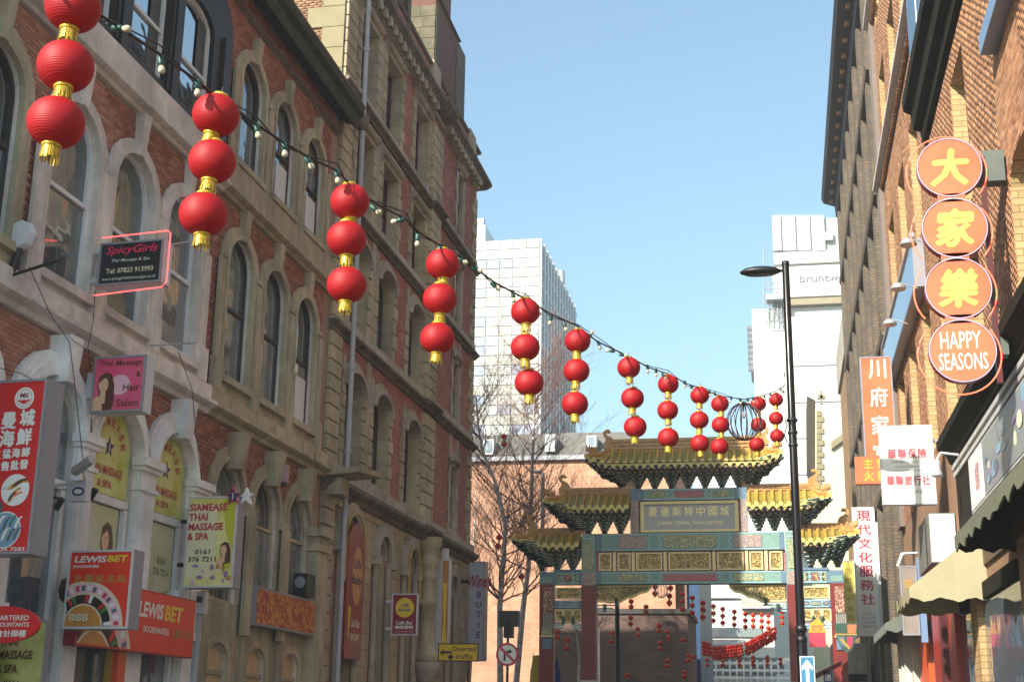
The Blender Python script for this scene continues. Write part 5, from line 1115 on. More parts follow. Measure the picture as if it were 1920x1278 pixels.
def cafe():
    t = thing('arched_cafe_sign', 'tall arched red cafe sign with orange oval fixed in the first stone arch', 'sign', (-10.72, 34.0, 5.0), PI/2)
    rd = mat('faded red sign', '8e2a26', .3, var=.3, scale=1., c2='6e1c1e')
    MB().fprism(WF, arch(0, .72, -1.85, .95, .62, 14), -.3, 0, True).build('sign_box', rd, t)
    pic('logo', [(K['amber'], ell(.12, .25, .42, .75)), (K['yellow'], [(-.5, -.55), (-.3, -.6), (-.42, -1.35), (-.48, -1.3)])], t)
    txt('Life', .1, .55, .6, .26, K['purple'], t, shear=.3, bold=.03, y=-.012); txt('Buddy', .1, .1, .85, .3, K['black'], t, shear=.3, bold=.03, y=-.012)
    txt('Café Bar', .1, -.95, .75, .22, K['cream'], t, bold=.03); txt('咖啡酒吧', .1, -1.3, .75, .2, K['cream'], t, bold=.02)
    yl = mat('yellow neon tube', 'b8a03a', .4, var=.1)
    for uc, hw in ((34.0, .8), (39.95, .66)):
        n_ = thing('neon_arch', 'yellow neon tube following the stone arch %s' % ('around the tall red cafe sign' if uc < 35 else 'above the small square cafe sign'), 'neon tube', (-10.75, uc, 6.0), PI/2)
        arm(n_, [(-hw, 0, -.9)]+[(hw*math.cos(a), 0, hw*1.05*math.sin(a)) for a in np.linspace(PI, 0, 15)]+[(hw, 0, -.9)], .025, yl, 'tube')
    o, w_, h_ = signbox('cafe_sign', 'small crimson cafe bar sign with a yellow disc on the stone building', 'sign', (734, 783, 1112, 1190), 37.1, .12, K['crimson'], M['boxwhite'], 0)
    pic('logo', [(K['yellow'], ell(0, h_*.16, w_*.36))], o); txt('Life', .0, h_*.22, w_*.3, h_*.08, K['purple'], o, shear=.3, bold=.03, y=-.01); txt('Buddy', 0, h_*.1, w_*.5, h_*.09, K['purple'], o, shear=.3, bold=.03, y=-.01)
    txt('Café Bar', 0, -h_*.2, w_*.66, h_*.09, K['white'], o, bold=.03); txt('咖啡酒吧', 0, -h_*.31, w_*.7, h_*.085, K['white'], o, bold=.03); txt('Tel: 0161 236 7117', 0, -h_*.41, w_*.72, h_*.04, K['lpink'], o)
    for z in (.3, -.35): arm(o, [(-w_/2, .05, z*h_), (-w_/2-.16, .05, z*h_)], .05, M['boxwhite'])
    o, w_, h_ = signbox('banner_sign', 'narrow gold pattern box sign with white edge on the column', 'sign', (826, 842, 1048, 1230), 42.6, .2, mat('gold swirl print', 'b98a3a', .4, var=.5, scale=1.3, c2='a5603a'), M['boxwhite'], 0)
    MB().box(-w_/2-.22, -w_/2, .0, .25, -h_/2-.05, h_/2).build('sign_side', M['boxwhite'], o); MB().box(-w_/2+.0, w_/2-.1, .02, .2, h_/2, h_/2+.35).build('sign_top', M['boxwhite'], o)
    pic('print_flame', [(K['yellow'], [(-w_*.3, h_*.25), (w_*.2, h_*.25), (w_*.1, -h_*.2), (w_*.4, -h_*.48), (-w_*.45, -h_*.48), (-w_*.1, -h_*.15)])], o)
    o, w_, h_ = signbox('boutique_sign', 'grey upright sign with vertical purple letters at the stone building corner', 'sign', (877, 908, 1052, 1238), 46.4, .35, mat('silver sign face', 'a3a3ad', .3, var=.1), M['boxgrey'], math.radians(-8))
    txt('Wines', .12, h_*.3, .85, .42, K['crimson'], o, shear=.35, bold=.02, y=-.02)
    for i, ch in enumerate('BUTIE'): txt(ch, w_*.18, h_*(.16-.1*i), None, h_*.065, K['purple'], o, bold=.03, y=-.006)
    arm(o, [(-w_/2, .1, h_*.3), (-w_/2-.4, .1, h_*.3)], .06)
cafe()
def streetsigns():
    yl = mat('yellow traffic sign', 'd2a80e', .4, var=.06)
    p = onY(859, 1222, 36); t = thing('diversion_sign', 'yellow rectangular diversion sign with a black arrow on a brown post', 'sign', p, 0)
    w_, h_ = 1.1, .47
    MB().box(-w_/2, w_/2, 0, .03, -h_/2, h_/2).build('sign_plate', K['black'], t); MB().box(-w_/2+.03, w_/2-.03, -.006, 0, -h_/2+.03, h_/2-.03).build('sign_face', yl, t)
    txt('Diverted', .17, .09, .64, .13, K['black'], t, y=-.01, bold=.012); txt('traffic', .17, -.1, .46, .13, K['black'], t, y=-.01, bold=.012)
    pic('arrow', [(K['black'], [(-.5, .0), (-.38, .09), (-.4, .03), (-.17, .03), (-.17, -.03), (-.4, -.03), (-.38, -.09)]), (K['black'], [(-.2, -.04), (-.11, -.12), (-.2, -.2), (-.29, -.12)])], t, y=-.009)
    MB().tube([(.28, .05, -p[2]), (.28, .05, .1)], .035, 10).build('post', mat('rusty brown post', '5a2c1a', .7), t)
    p = onY(951, 1226, 37); t = thing('no_right_turn_sign', 'round white sign with red rim and crossed out bent arrow on a slim post', 'sign', p, 0); r = .31
    MB().fprism(WF, ell(0, 0, r, n=32), -.03, 0, True).build('sign_plate', K['rose'], t); pic('sign_print', [(K['white'], ell(0, 0, r*.8, n=30)), (K['black'], [(-.1, -.17), (-.04, -.17), (-.04, .0), (.0, .04), (.05, .04), (.05, .0), (.14, .08), (.05, .15), (.05, .1), (-.02, .1), (-.1, .02)]), (K['rose'], [(-.2, .14), (-.15, .19), (.2, -.14), (.15, -.19)])], t)
    MB().tube([(0, .06, -p[2]), (0, .06, .9)], .035, 10).build('post', M['iron'], t)
    t2 = thing('traffic_signal', 'black traffic signal head seen from behind above the round sign', 'traffic light', onY(955, 1160, 37.3), 0)
    MB().box(-.28, .28, -.15, .1, -.2, .22).build('signal_back', M['iron'], t2); MB().box(-.12, .12, -.2, .1, -.5, -.2).build('signal_head', M['iron'], t2)
streetsigns()
def lewis_boxes():
    a = onX(217, 1250, -10.8); t = thing('doorway_post', 'orange red post in the dark doorway under the bookmaker signs', 'post', (a[0], a[1], 0)); MB().box(-.1, .1, -.14, .14, 0, 2.72).build('post', K['orange'], t); MB().box(-.12, .0, -.16, .16, 0, 2.7).build('post_edge', K['gold'], t)
    a = onX(530, 888, -10.7); t = thing('pink_lamp_box', 'small faded pink box lamp between two keystones near the stone corner', 'lamp', a); MB().box(-.12, .12, -.1, .1, -.2, .2).build('case', mat('faded pink case', 'a58089', .5), t); MB().box(-.1, .1, -.08, .08, -.27, -.2).build('base', M['iron'], t)
    t = thing('alarm_box', 'hexagonal white alarm box on the tawny wall beside the red fascia', 'alarm box', tuple(onX(343, 1128, -10.8)), 0)
    MB().lathe([(0, .0), (.22, .02), (.25, .14), (.2, .3), (0, .31)], n=6, smooth=False, axis='y').build('case', M['boxwhite'], t).rotation_euler = (0, 0, PI/2)
    t = thing('alarm_box', 'white octagonal alarm box on dark bracket beside the upper left window', 'alarm box', tuple(onX(33, 437, -10.8)), 0)
    MB().lathe([(0, .0), (.2, .02), (.24, .1), (.2, .22), (0, .24)], n=8, smooth=False, axis='y').build('case', M['boxwhite'], t); arm(t, [(0, .1, -.2), (-.1, .1, -.6)], .06)
    arm(t, [(-.1, .1, -.62), (.75, -.1, -.5)], .025, name='bracket_arm')
    t = thing('wall_box', 'small white box with blue pictogram on top of a grey conduit', 'utility box', tuple(onX(379, 1130, -10.75)), 0)
    MB().box(-.1, .1, -.12, .05, -.2, .2).build('case', M['boxwhite'], t); pic('pictogram', [(K['navy'], rect(-.06, .05, 0, .12))], t, y=-.124); MB().tube([(-.05, 0, -.2), (-.08, 0, -3.)], .07).build('conduit', M['lead'], t)
    t = thing('camera_housing', 'silver tube security camera on a white bracket above the white pier', 'security camera', tuple(onX(155, 876, -10.2)), 0)
    MB().tube([(-.12, 0, -.06), (.2, -.12, .1)], .075, 14).build('housing', M['steel'], t); MB().tube([(-.125, .002, -.062), (-.14, .006, -.07)], .06, 14).build('lens', M['iron'], t)
    arm(t, [(.02, 0, -.06), (.0, .1, -.2), (-.5, .1, -.25)], .03, M['boxwhite'])
    t = thing('wall_box', 'cream box with blue oval badge under the silver camera', 'alarm box', tuple(onX(147, 920, -10.45)), 0)
    MB().box(-.14, .16, -.08, .1, -.16, .16).build('case', M['boxwhite'], t); pic('badge', [(K['navy'], ell(.04, -.02, .1, .07)), (K['white'], ell(.04, -.02, .07, .04))], t, y=-.084)
    for px, py, lab in ((112, 943, 'small dark camera pointing down beside the cream box'), (175, 925, 'small dark camera to the right of the cream box')):
        t = thing('dome_camera', lab, 'security camera', tuple(onX(px, py, -10.35)), 0); MB().tube([(-.05, 0, -.08), (.06, -.05, .06)], .05, 10).build('housing', M['iron'], t); arm(t, [(.05, 0, .05), (-.2, .1, .12)], .02)
    for (px, py, ln, lab) in ((275, 648, .95, 'bare grey bracket rod below the pier by the pink sign'),):
        t = thing('bracket_rod', lab, 'bracket', tuple(onX(px, py, -10.9)), 0); arm(t, [(0, 0, 0), (ln, 0, .02)], .018, M['lead'], 'rod')
    # loose cables on the facade
    R_ = random.Random(4)
    for i, (pts, lab) in enumerate((([(55, 500), (95, 590), (130, 640), (137, 690), (152, 830), (158, 880)], 'thin black cable drooping from the sill to the silver camera'), ([(60, 560), (100, 600), (140, 640), (160, 652)], 'loose grey cable across the stone band at left'),
        ([(178, 545), (175, 600), (165, 650), (170, 690)], 'dark cable dropping from the neon sign'), ([(335, 660), (360, 730), (372, 850), (378, 900)], 'black cable hanging by the brick pier'), ([(590, 850), (600, 930), (597, 985), (603, 1020)], 'dark cable at the joint of the two buildings'), ([(0, 690), (40, 700), (95, 730)], 'cable looping over the first white arch'))):
        P = [onX(a, b, -10.62) for a, b in pts]; t = thing('wall_cable', lab, 'cable', P[0], world=True); MB().tube(P, .007, 5).build('cable', M['lead'] if i == 1 else M['iron'], t)
lewis_boxes()
# ------------------------------------------------------------------ right hand signs
M['mbox'] = mat('grey green box', '59615c', .5)
def discs():
    sal = mat('salmon sign face', 'd65c3c', .35, var=.12, scale=1., c2='dc7450'); t = None
    cs = [(1780, 314), (1790, 427), (1797, 540), (1805, 657)]; Y = 21.2
    P = [onY(a, b, Y) for a, b in cs]
    o = thing('restaurant_sign', 'column of four salmon discs with yellow Chinese characters and neon outline', 'sign', (P[0][0], Y, P[2][2]))
    ch = ['大', '家', '樂']; neon = mat('salmon neon tube', 'ff6a4a', .4, emit=.55, var=0); rim = mat('lilac white rim', 'b9a8c0', .4); rb = mat('red disc body', '9a2a1c', .4)
    yl = mat('bright yellow print', 'e9d25a', .4)
    for i, p in enumerate(P):
        x = p[0]-P[0][0]; z = p[2]-P[2][2]; r = .5
        MB().fprism(WF, ell(x, z, r*1.0, n=40), -.16, -.02, True).build('disc_body', rb, o)
        MB().fprism(WF, ell(x, z, r*.955, n=40), -.02, 0).build('disc_face', sal, o)
        MB().ring(WF, ell(x, z, r, n=40), ell(x, z, r*.97, n=40), -.04, .012, True).build('disc_rim', rim, o)
        if i < 3: txt(ch[i], x, z, .62, .64, yl, o, bold=.035, shear=.12)
        else: txt('HAPPY', x-.02, z+.17, .6, .27, K['white'], o, bold=.005); txt('SEASONS', x, z-.17, .72, .27, K['white'], o, bold=.005)
        # neon loop standing off to the left, following the disc
        nr = .62; arm(o, [(x-.04+nr*math.cos(a), .1, z-.05+nr*math.sin(a)) for a in (np.linspace(PI*.78, PI*1.22, 14) if 0 < i < 3 else (np.linspace(PI*.25, PI*1.22, 20) if i == 0 else np.linspace(PI*.78, PI*1.9, 24)))], .012, neon, 'neon_tube')
        arm(o, [(x-.04+nr*math.cos(a), .1, z-.05+nr*math.sin(a)) for a in np.linspace(-PI*.22, PI*.22, 12)], .012, neon, 'neon_tube')
        if i: MB().box(x-.22, x+.2, .0, .1, z+.44, z+.58).build('link_plate', sal, o)
    x3 = P[3][0]-P[0][0]; z3 = P[3][2]-P[2][2]; z0 = P[0][2]-P[2][2]
    MB().box(.42, .86, .12, .4, z0-.22, z0+.3).build('mounting_box', M['mbox'], o); MB().box(x3+.42, x3+.7, .12, .4, z3-.05, z3+.35).build('mounting_box', M['mbox'], o)
    MB().box(.48, .56, .1, .2, z3-.5, z0+.2).build('back_rail', M['maroon'], o)
discs()
def chuan():
    sal = mat('orange sign face', 'dc5a34', .3, var=.12, scale=.8, c2='e27a54')
    o, w_, h_ = signbox('hotpot_sign', 'tall orange sign with white brush characters and a foot block beneath', 'sign', (1618, 1678, 668, 905), 38.5, .25, sal, M['boxgrey'], 0)
    for i, ch in enumerate('川府家宴'): txt(ch, w_*.04, h_*(.4-.225*i), w_*.56, h_*.155, K['white'], o, bold=.012)
    MB().box(-w_/2-.28, w_/2+.1, -.02, .24, -h_/2-.02, -h_/2+.74).build('foot_block', sal, o)
    for i, ch in enumerate('主營'): txt(ch, -w_*.42+.36*i, -h_/2+.54, .26, .26, K['yellow'], o, y=-.03)
    for i, ch in enumerate('火鍋'): txt(ch, -w_*.42+.36*i, -h_/2+.2, .26, .28, K['yellow'], o, y=-.03)
    o, w_, h_ = signbox('insurance_sign', 'white rectangular insurance and travel agency sign with pale red characters', 'sign', (1651, 1752, 797, 945), 31.6, .22, K['white'], M['boxwhite'], 0)
    rd = mat('faded red print', 'b5505c', .5); gy = mat('grey print', '7f868a', .5)
    for i, ch in enumerate('華聯保險'): txt(ch, (-.28+.19*i)*w_, h_*.14, w_*.165, h_*.13, rd, o, bold=.03)
    for i, ch in enumerate('華聯旅行社'): txt(ch, (-.33+.165*i)*w_, -h_*.2, w_*.15, h_*.13, rd, o, bold=.03)
    txt('UNITED (UK) LTD', .0, h_*.03, w_*.6, h_*.04, gy, o, bold=.02); txt('INSURANCE SERVICES', 0, -h_*.025, w_*.46, h_*.025, gy, o); txt('UNITED TRAVEL AGENCY', 0, -h_*.34, w_*.8, h_*.045, gy, o, bold=.01)
    pic('logo', [(gy, ell(-.02*w_, h_*.35, w_*.13)), (K['white'], ell(-.02*w_, h_*.35, w_*.12)), (gy, ell(-.02*w_, h_*.35, w_*.08)), (K['white'], ell(-.02*w_, h_*.35, w_*.07)), (gy, rect(-w_*.4, w_*.32, -h_*.075, -h_*.07))], o); txt('UTA', -.02*w_, h_*.35, w_*.08, h_*.03, gy, o, y=-.012)
    arm(o, [(w_/2, .1, h_*.3), (w_/2+.4, .1, h_*.31)], .03, M['lead'])
    o, w_, h_ = signbox('culture_sign', 'tall narrow white sign with red Chinese characters stacked vertically', 'sign', (1603, 1646, 950, 1192), 52.6, .2, K['white'], M['boxwhite'], 0)
    MB().box(w_/2, w_/2+.14, .0, .2, -h_/2, h_*.38).build('sign_edge', M['boxwhite'], o)
    for i, ch in enumerate('現代文化服務社'): txt(ch, 0, h_*(.43-.108*i), w_*.62, h_*.085, K['rose'], o, bold=.02)
    for i, s_ in enumerate(('WESLEY', 'CHINESE', 'CULTURAL', 'SERVICE')): txt(s_, 0, -h_*(.33+.032*i), w_*.6, h_*.02, gy, o)
    o, w_, h_ = signbox('yellow_sign', 'tall pale yellow upright sign half hidden behind the white one', 'sign', (1581, 1606, 1050, 1195), 55., .2, mat('pale yellow sign', 'ddd489', .5, var=.2, scale=.6, c2='d9c84a'), M['boxwhite'], 0)
    for i in range(6): txt('同鄉福利會館'[i], 0, h_*(.36-.12*i), w_*.5, h_*.07, K['gold'], o)
chuan()
def gloss_board():
    # long glossy fascia facing the street with swan neck spotlights
    t = thing('glossy_fascia', 'long glossy fascia reflecting blue sky on the orange building, under three spotlights', 'sign', (3.5, 38.3, 12.8), world=True)
    gb = glassmat('glossy blue fascia', '54728f', .06)
    MB().fbox(RF, 33.2, 43.6, 12.1, 13.35, .02, .3).build('sign_box', M['boxgrey'], t); MB().fbox(RF, 33.25, 43.55, 12.14, 13.3, .3, .31).build('sign_face', gb, t)
    MB().tube([RF(33.1, 13.42, .3), RF(43.7, 13.42, .3)], .07, 10).build('top_pipe', M['steel'], t)
    for px, py, lab in ((1703, 455, 'nearest silver spotlight above the glossy blue fascia'), (1684, 538, 'middle silver spotlight above the glossy blue fascia'), (1668, 605, 'furthest silver spotlight above the glossy blue fascia')):
        p = onX(px, py, 3.05); l = thing('spotlight', lab, 'spotlight', p)
        MB().lathe([(0, .1), (.1, .09), (.16, .03), (.19, -.05), (.17, -.07), (0, -.04)], n=18).build('lamp_shade', M['steel'], l); arm(l, [(0, 0, .08), (.2, 0, .06), (.45, 0, -.05)], .018, M['steel'])
    t = thing('picture_fascia', 'large fascia with a washed out colour picture under the dark cornice, right edge', 'sign', (3.5, 24.6, 6.2), world=True)
    MB().fbox(RF, 16.2, 27.5, 5.65, 6.72, .04, .12).build('sign_box', M['ledge'], t)
    fp = mat('washed picture print', '6f7488', .4, var=.3, scale=1.6, c2='8a8f78'); MB().fbox(RF, 16.25, 25.6, 5.7, 6.68, .12, .13).build('sign_face', fp, t)
    R_ = random.Random(9)
    for i in range(30):
        c1 = R_.choice(['lilac', 'bluegreen', 'grey', 'pale', 'sky']); cx_, cz = R_.uniform(16.8, 25.3), R_.uniform(5.85, 6.55)
        MB().use(K[c1]).sheet(RF, [ell(cx_, cz, R_.uniform(.1, .4), R_.uniform(.06, .15), 9, R_.random(), 6.28+R_.random())], .1315+.0005*i).build('picture_patch', None, t)
    MB().fbox(RF, 25.65, 27.45, 5.7, 6.68, .12, .132).build('white_panel', K['white'], t)
    txt('開放', 26.4, 6.2, .5, .5, K['rose'], t, fr=RF, y=-.136)
    t = thing('projecting_box_sign', 'grey box sign with a blank sunlit white end over the cream awning', 'sign', (3.3, 31, 5.6), world=True)
    MB().box(3.22, 3.78, 31.0, 33.8, 5.12, 6.2).build('sign_box', mat('grey sign face', '77756f', .5), t); MB().box(3.24, 3.76, 30.985, 31.0, 5.15, 6.17).build('white_end', K['white'], t)
    for a, b, lab in ((29.0, 7.0, 'grey floodlight on the dark cornice left of the picture fascia'), (33.6, 7.1, 'grey floodlight further along above the projecting box sign')):
        p = RF(a, b, .55); l = thing('floodlight', lab, 'floodlight', tuple(p)); 
        MB().lathe([(0, .0), (.07, .0), (.08, -.2), (.13, -.32), (.12, -.34), (0, -.3)], n=14).build('lamp_shade', M['lead'], l); arm(l, [(0, 0, 0), (.1, 0, .15), (.45, 0, .1)], .03, M['lead'])
gloss_board()
def awnings():
    cr = mat('cream canvas', 'a09676', .8, var=.12, scale=2.5); dk = mat('dark olive canvas', '2c2d20', .85, var=.3, scale=3)
    def awning(label, y0, y1, out, zt, zb, m, edge, rag=.012):
        t = thing('awning', label, 'awning', (3.8, y0, zt), world=True)
        xo = 3.8-out; MB().add([(3.78, y0, zt), (3.78, y1, zt), (xo, y1, zb), (xo, y0, zb)], [(0, 1, 2, 3)]).add([(3.78, y0, zt-.03), (3.78, y1, zt-.03), (xo, y1, zb-.03), (xo, y0, zb-.03)], [(0, 1, 2, 3)]).build('canopy', m, t)
        for y in (y0, y1):
            n = 18; pts = [(3.78, zt), (xo, zb)]+[(xo+out*i/n, zb-.2-.07*math.sin(i/n*PI*2.5)**2+random.uniform(-.012, .012)) for i in range(n+1)]
            MB().fprism(faceY(y), pts, -.012, .012, True).build('cheek', m, t)
        n = 40; L_ = y1-y0; pts = [(y1, zb), (y0, zb)]+[(y0+L_*i/n, zb-.2-.07*math.sin(i/n*PI*L_*1.1)**2+random.uniform(-rag, rag)) for i in range(n+1)]
        MB().fprism(Frame((xo, 0, 0), (0, 1, 0), (-1, 0, 0)), pts, -.012, .012, True).build('valance', edge, t)
        for q in range(1, int(y1-y0)+1):
            if y0+q < y1-.1: arm(t, [Vector((3.77, y0+q, zt+.004))-t.location, Vector((xo, y0+q, zb+.004))-t.location], .008, edge, 'canvas_seam')
        arm(t, [Vector((3.7, y0+.02, zb+.1))-t.location, Vector((xo, y0+.02, zb))-t.location], .02, M['lead'], 'frame_rod'); arm(t, [Vector((xo, y0, zb))-t.location, Vector((xo, y1, zb))-t.location], .02, M['lead'], 'front_bar')
    awning('sunlit cream canvas awning with scalloped side over the shopfronts', 27.0, 30.6, 1.42, 5.32, 4.22, cr, cr)
    awning('dark olive awning with ragged scalloped edge above the cream one', 16.5, 23.6, .95, 5.35, 4.72, dk, mat('grey green valance', '6b6c58', .8), .05)
    awning('grey green awning low behind the cream one', 38, 43.5, 1.1, 4.9, 4.35, mat('grey canvas', '62685f', .8), mat('grey canvas valance', '7a8078', .8))
    t = thing('wall_lamp', 'white cylinder lamp on an arm over the shopfronts right of the white signs', 'lamp', tuple(onX(1693, 1037, 3.2)))
    MB().tube([(-.12, .2, -.3), (0, 0, 0)], .06, 12).build('lamp_head', M['boxwhite'], t); arm(t, [(0, 0, 0), (.55, 0, .02)], .03, M['boxwhite'])
    o, w_, h_ = signbox('gold_script_sign', 'grey translucent sign with gold characters beside a blue grey upright', 'sign', (1690, 1722, 1060, 1190), 36.6, .2, mat('smoky sign face', '8b8078', .3, var=.2, scale=1.5), M['boxgrey'], 0)
    for i, ch in enumerate('金滿樓'): txt(ch, 0, h_*(.25-.2*i), w_*.6, h_*.14, K['gold'], o, bold=.01)
    MB().box(w_/2+.02, w_/2+.18, .0, .2, -h_*.6, h_*.62).build('blue_upright', M['bluewin'], o)
awnings()
# ------------------------------------------------------------------ street lamps
def streetlamp():
    Y = 27.; top = Vector(onY(1470, 495, Y)); base = Vector(onY(1507, 1230, Y)); x0 = (top.x+base.x)/2
    t = thing('street_lamp', 'tall black street lamp with an oval head reaching left, beside the last lanterns', 'street lamp', (x0, Y, 0))
    zt = top.z
    MB().tube([(0, 0, 0), (0, 0, 3.3), (0, 0, 3.31), (0, 0, zt)], [.105, .105, .085, .072], 20).build('pole', mat('black gloss pole', '111013', .28, .2, var=.2, scale=4), t)
    for z in (3.25, 3.45): MB().lathe([(.09, z-.06), (.108, z-.05), (.108, z+.05), (.085, z+.06)], n=20).build('pole_collar', M['iron'], t)
    MB().lathe([(0, zt+.05), (.078, zt+.05), (.08, zt-.02), (.074, zt-.03)], n=20).build('pole_cap', M['iron'], t)
    hx = onY(1426, 510, Y)[0]-x0; hz = onY(1426, 510, Y)[2]
    h = MB()
    n = 24; P = []
    for (rr, dz) in ((0, .11), (.5, .1), (.8, .07), (1, .015), (.97, -.02), (.7, -.055), (0, -.065)):
        for k in range(n): P.append((hx+.42*rr*math.cos(2*PI*k/n)*1.0, .2*rr*math.sin(2*PI*k/n), hz+dz))
    h.add(P, [(i*n+k, i*n+(k+1) % n, (i+1)*n+(k+1) % n, (i+1)*n+k) for i in range(6) for k in range(n)], True)
    h.build('lamp_head', M['iron'], t)
    MB().tube([(hx+.3, 0, hz+.02), (0, 0, hz-.0)], .03, 10).build('lamp_arm', M['iron'], t)
    MB().add([(hx-.3*math.cos(2*PI*k/16)*1, .12*math.sin(2*PI*k/16), hz-.066) for k in range(16)], [tuple(range(16))]).build('lamp_glass', mat('grey lamp lens', '6a6a6a', .2), t)
    for z, r in ((7.45, .11), (7.2, .1), (6.95, .095)): MB().lathe([(.08, z), (r, z+.02), (r, z+.06), (.08, z+.08)], n=14).build('strap', M['iron'], t)
    MB().tube([(-.1, 0, 7.6), (-.14, 0, 7.5), (-.1, 0, 7.4), (-.16, 0, 7.2), (-.12, 0, 7.05)], .012, 6).build('cable_loop', M['iron'], t)
    p = Vector(onY(1514, 1256, Y-.15)); s = thing('one_way_sign', 'small blue sign with white upward arrow strapped low on the black lamp pole', 'sign', tuple(p), math.radians(-6))
    MB().box(-.135, .135, 0, .02, -.36, .26).build('sign_plate', K['white'], s); pic('sign_print', [(fcol('traffic blue', '2f6f96'), rect(-.12, .12, -.34, .245)), (K['white'], [(-.03, -.3), (-.03, .06), (-.1, .0), (-.1, .07), (0, .2), (.1, .07), (.1, 0), (.03, .06), (.03, -.3)])], s)
    # others further off
    for px, py, Y, lab, m_ in ((1018, 885, 62, 'grey street lamp standing among the birches left of the arch', M['lead']), (1157, 1128, 56, 'plain black lamp column seen through the left of the main archway', M['iron'])):
        a = onY(px, py, Y); t = thing('street_lamp', lab, 'street lamp', (a[0], Y, 0)); MB().tube([(0, 0, 0), (0, 0, a[2])], [.11, .09], 12).build('pole', m_, t)
        MB().lathe([(0, .1), (.18, .08), (.24, 0), (.1, -.04), (0, -.04)], (-.3, 0, a[2]), 12).build('lamp_head', m_, t)
    a = onY(1117, 1175, 47.4); t = thing('flag_pole', 'thin white pole standing against the left red arch column', 'pole', (a[0]+.1, 47.4, 0)); MB().tube([(0, 0, 0), (0, 0, a[2])], .04, 8).build('pole', M['white'], t)
streetlamp()
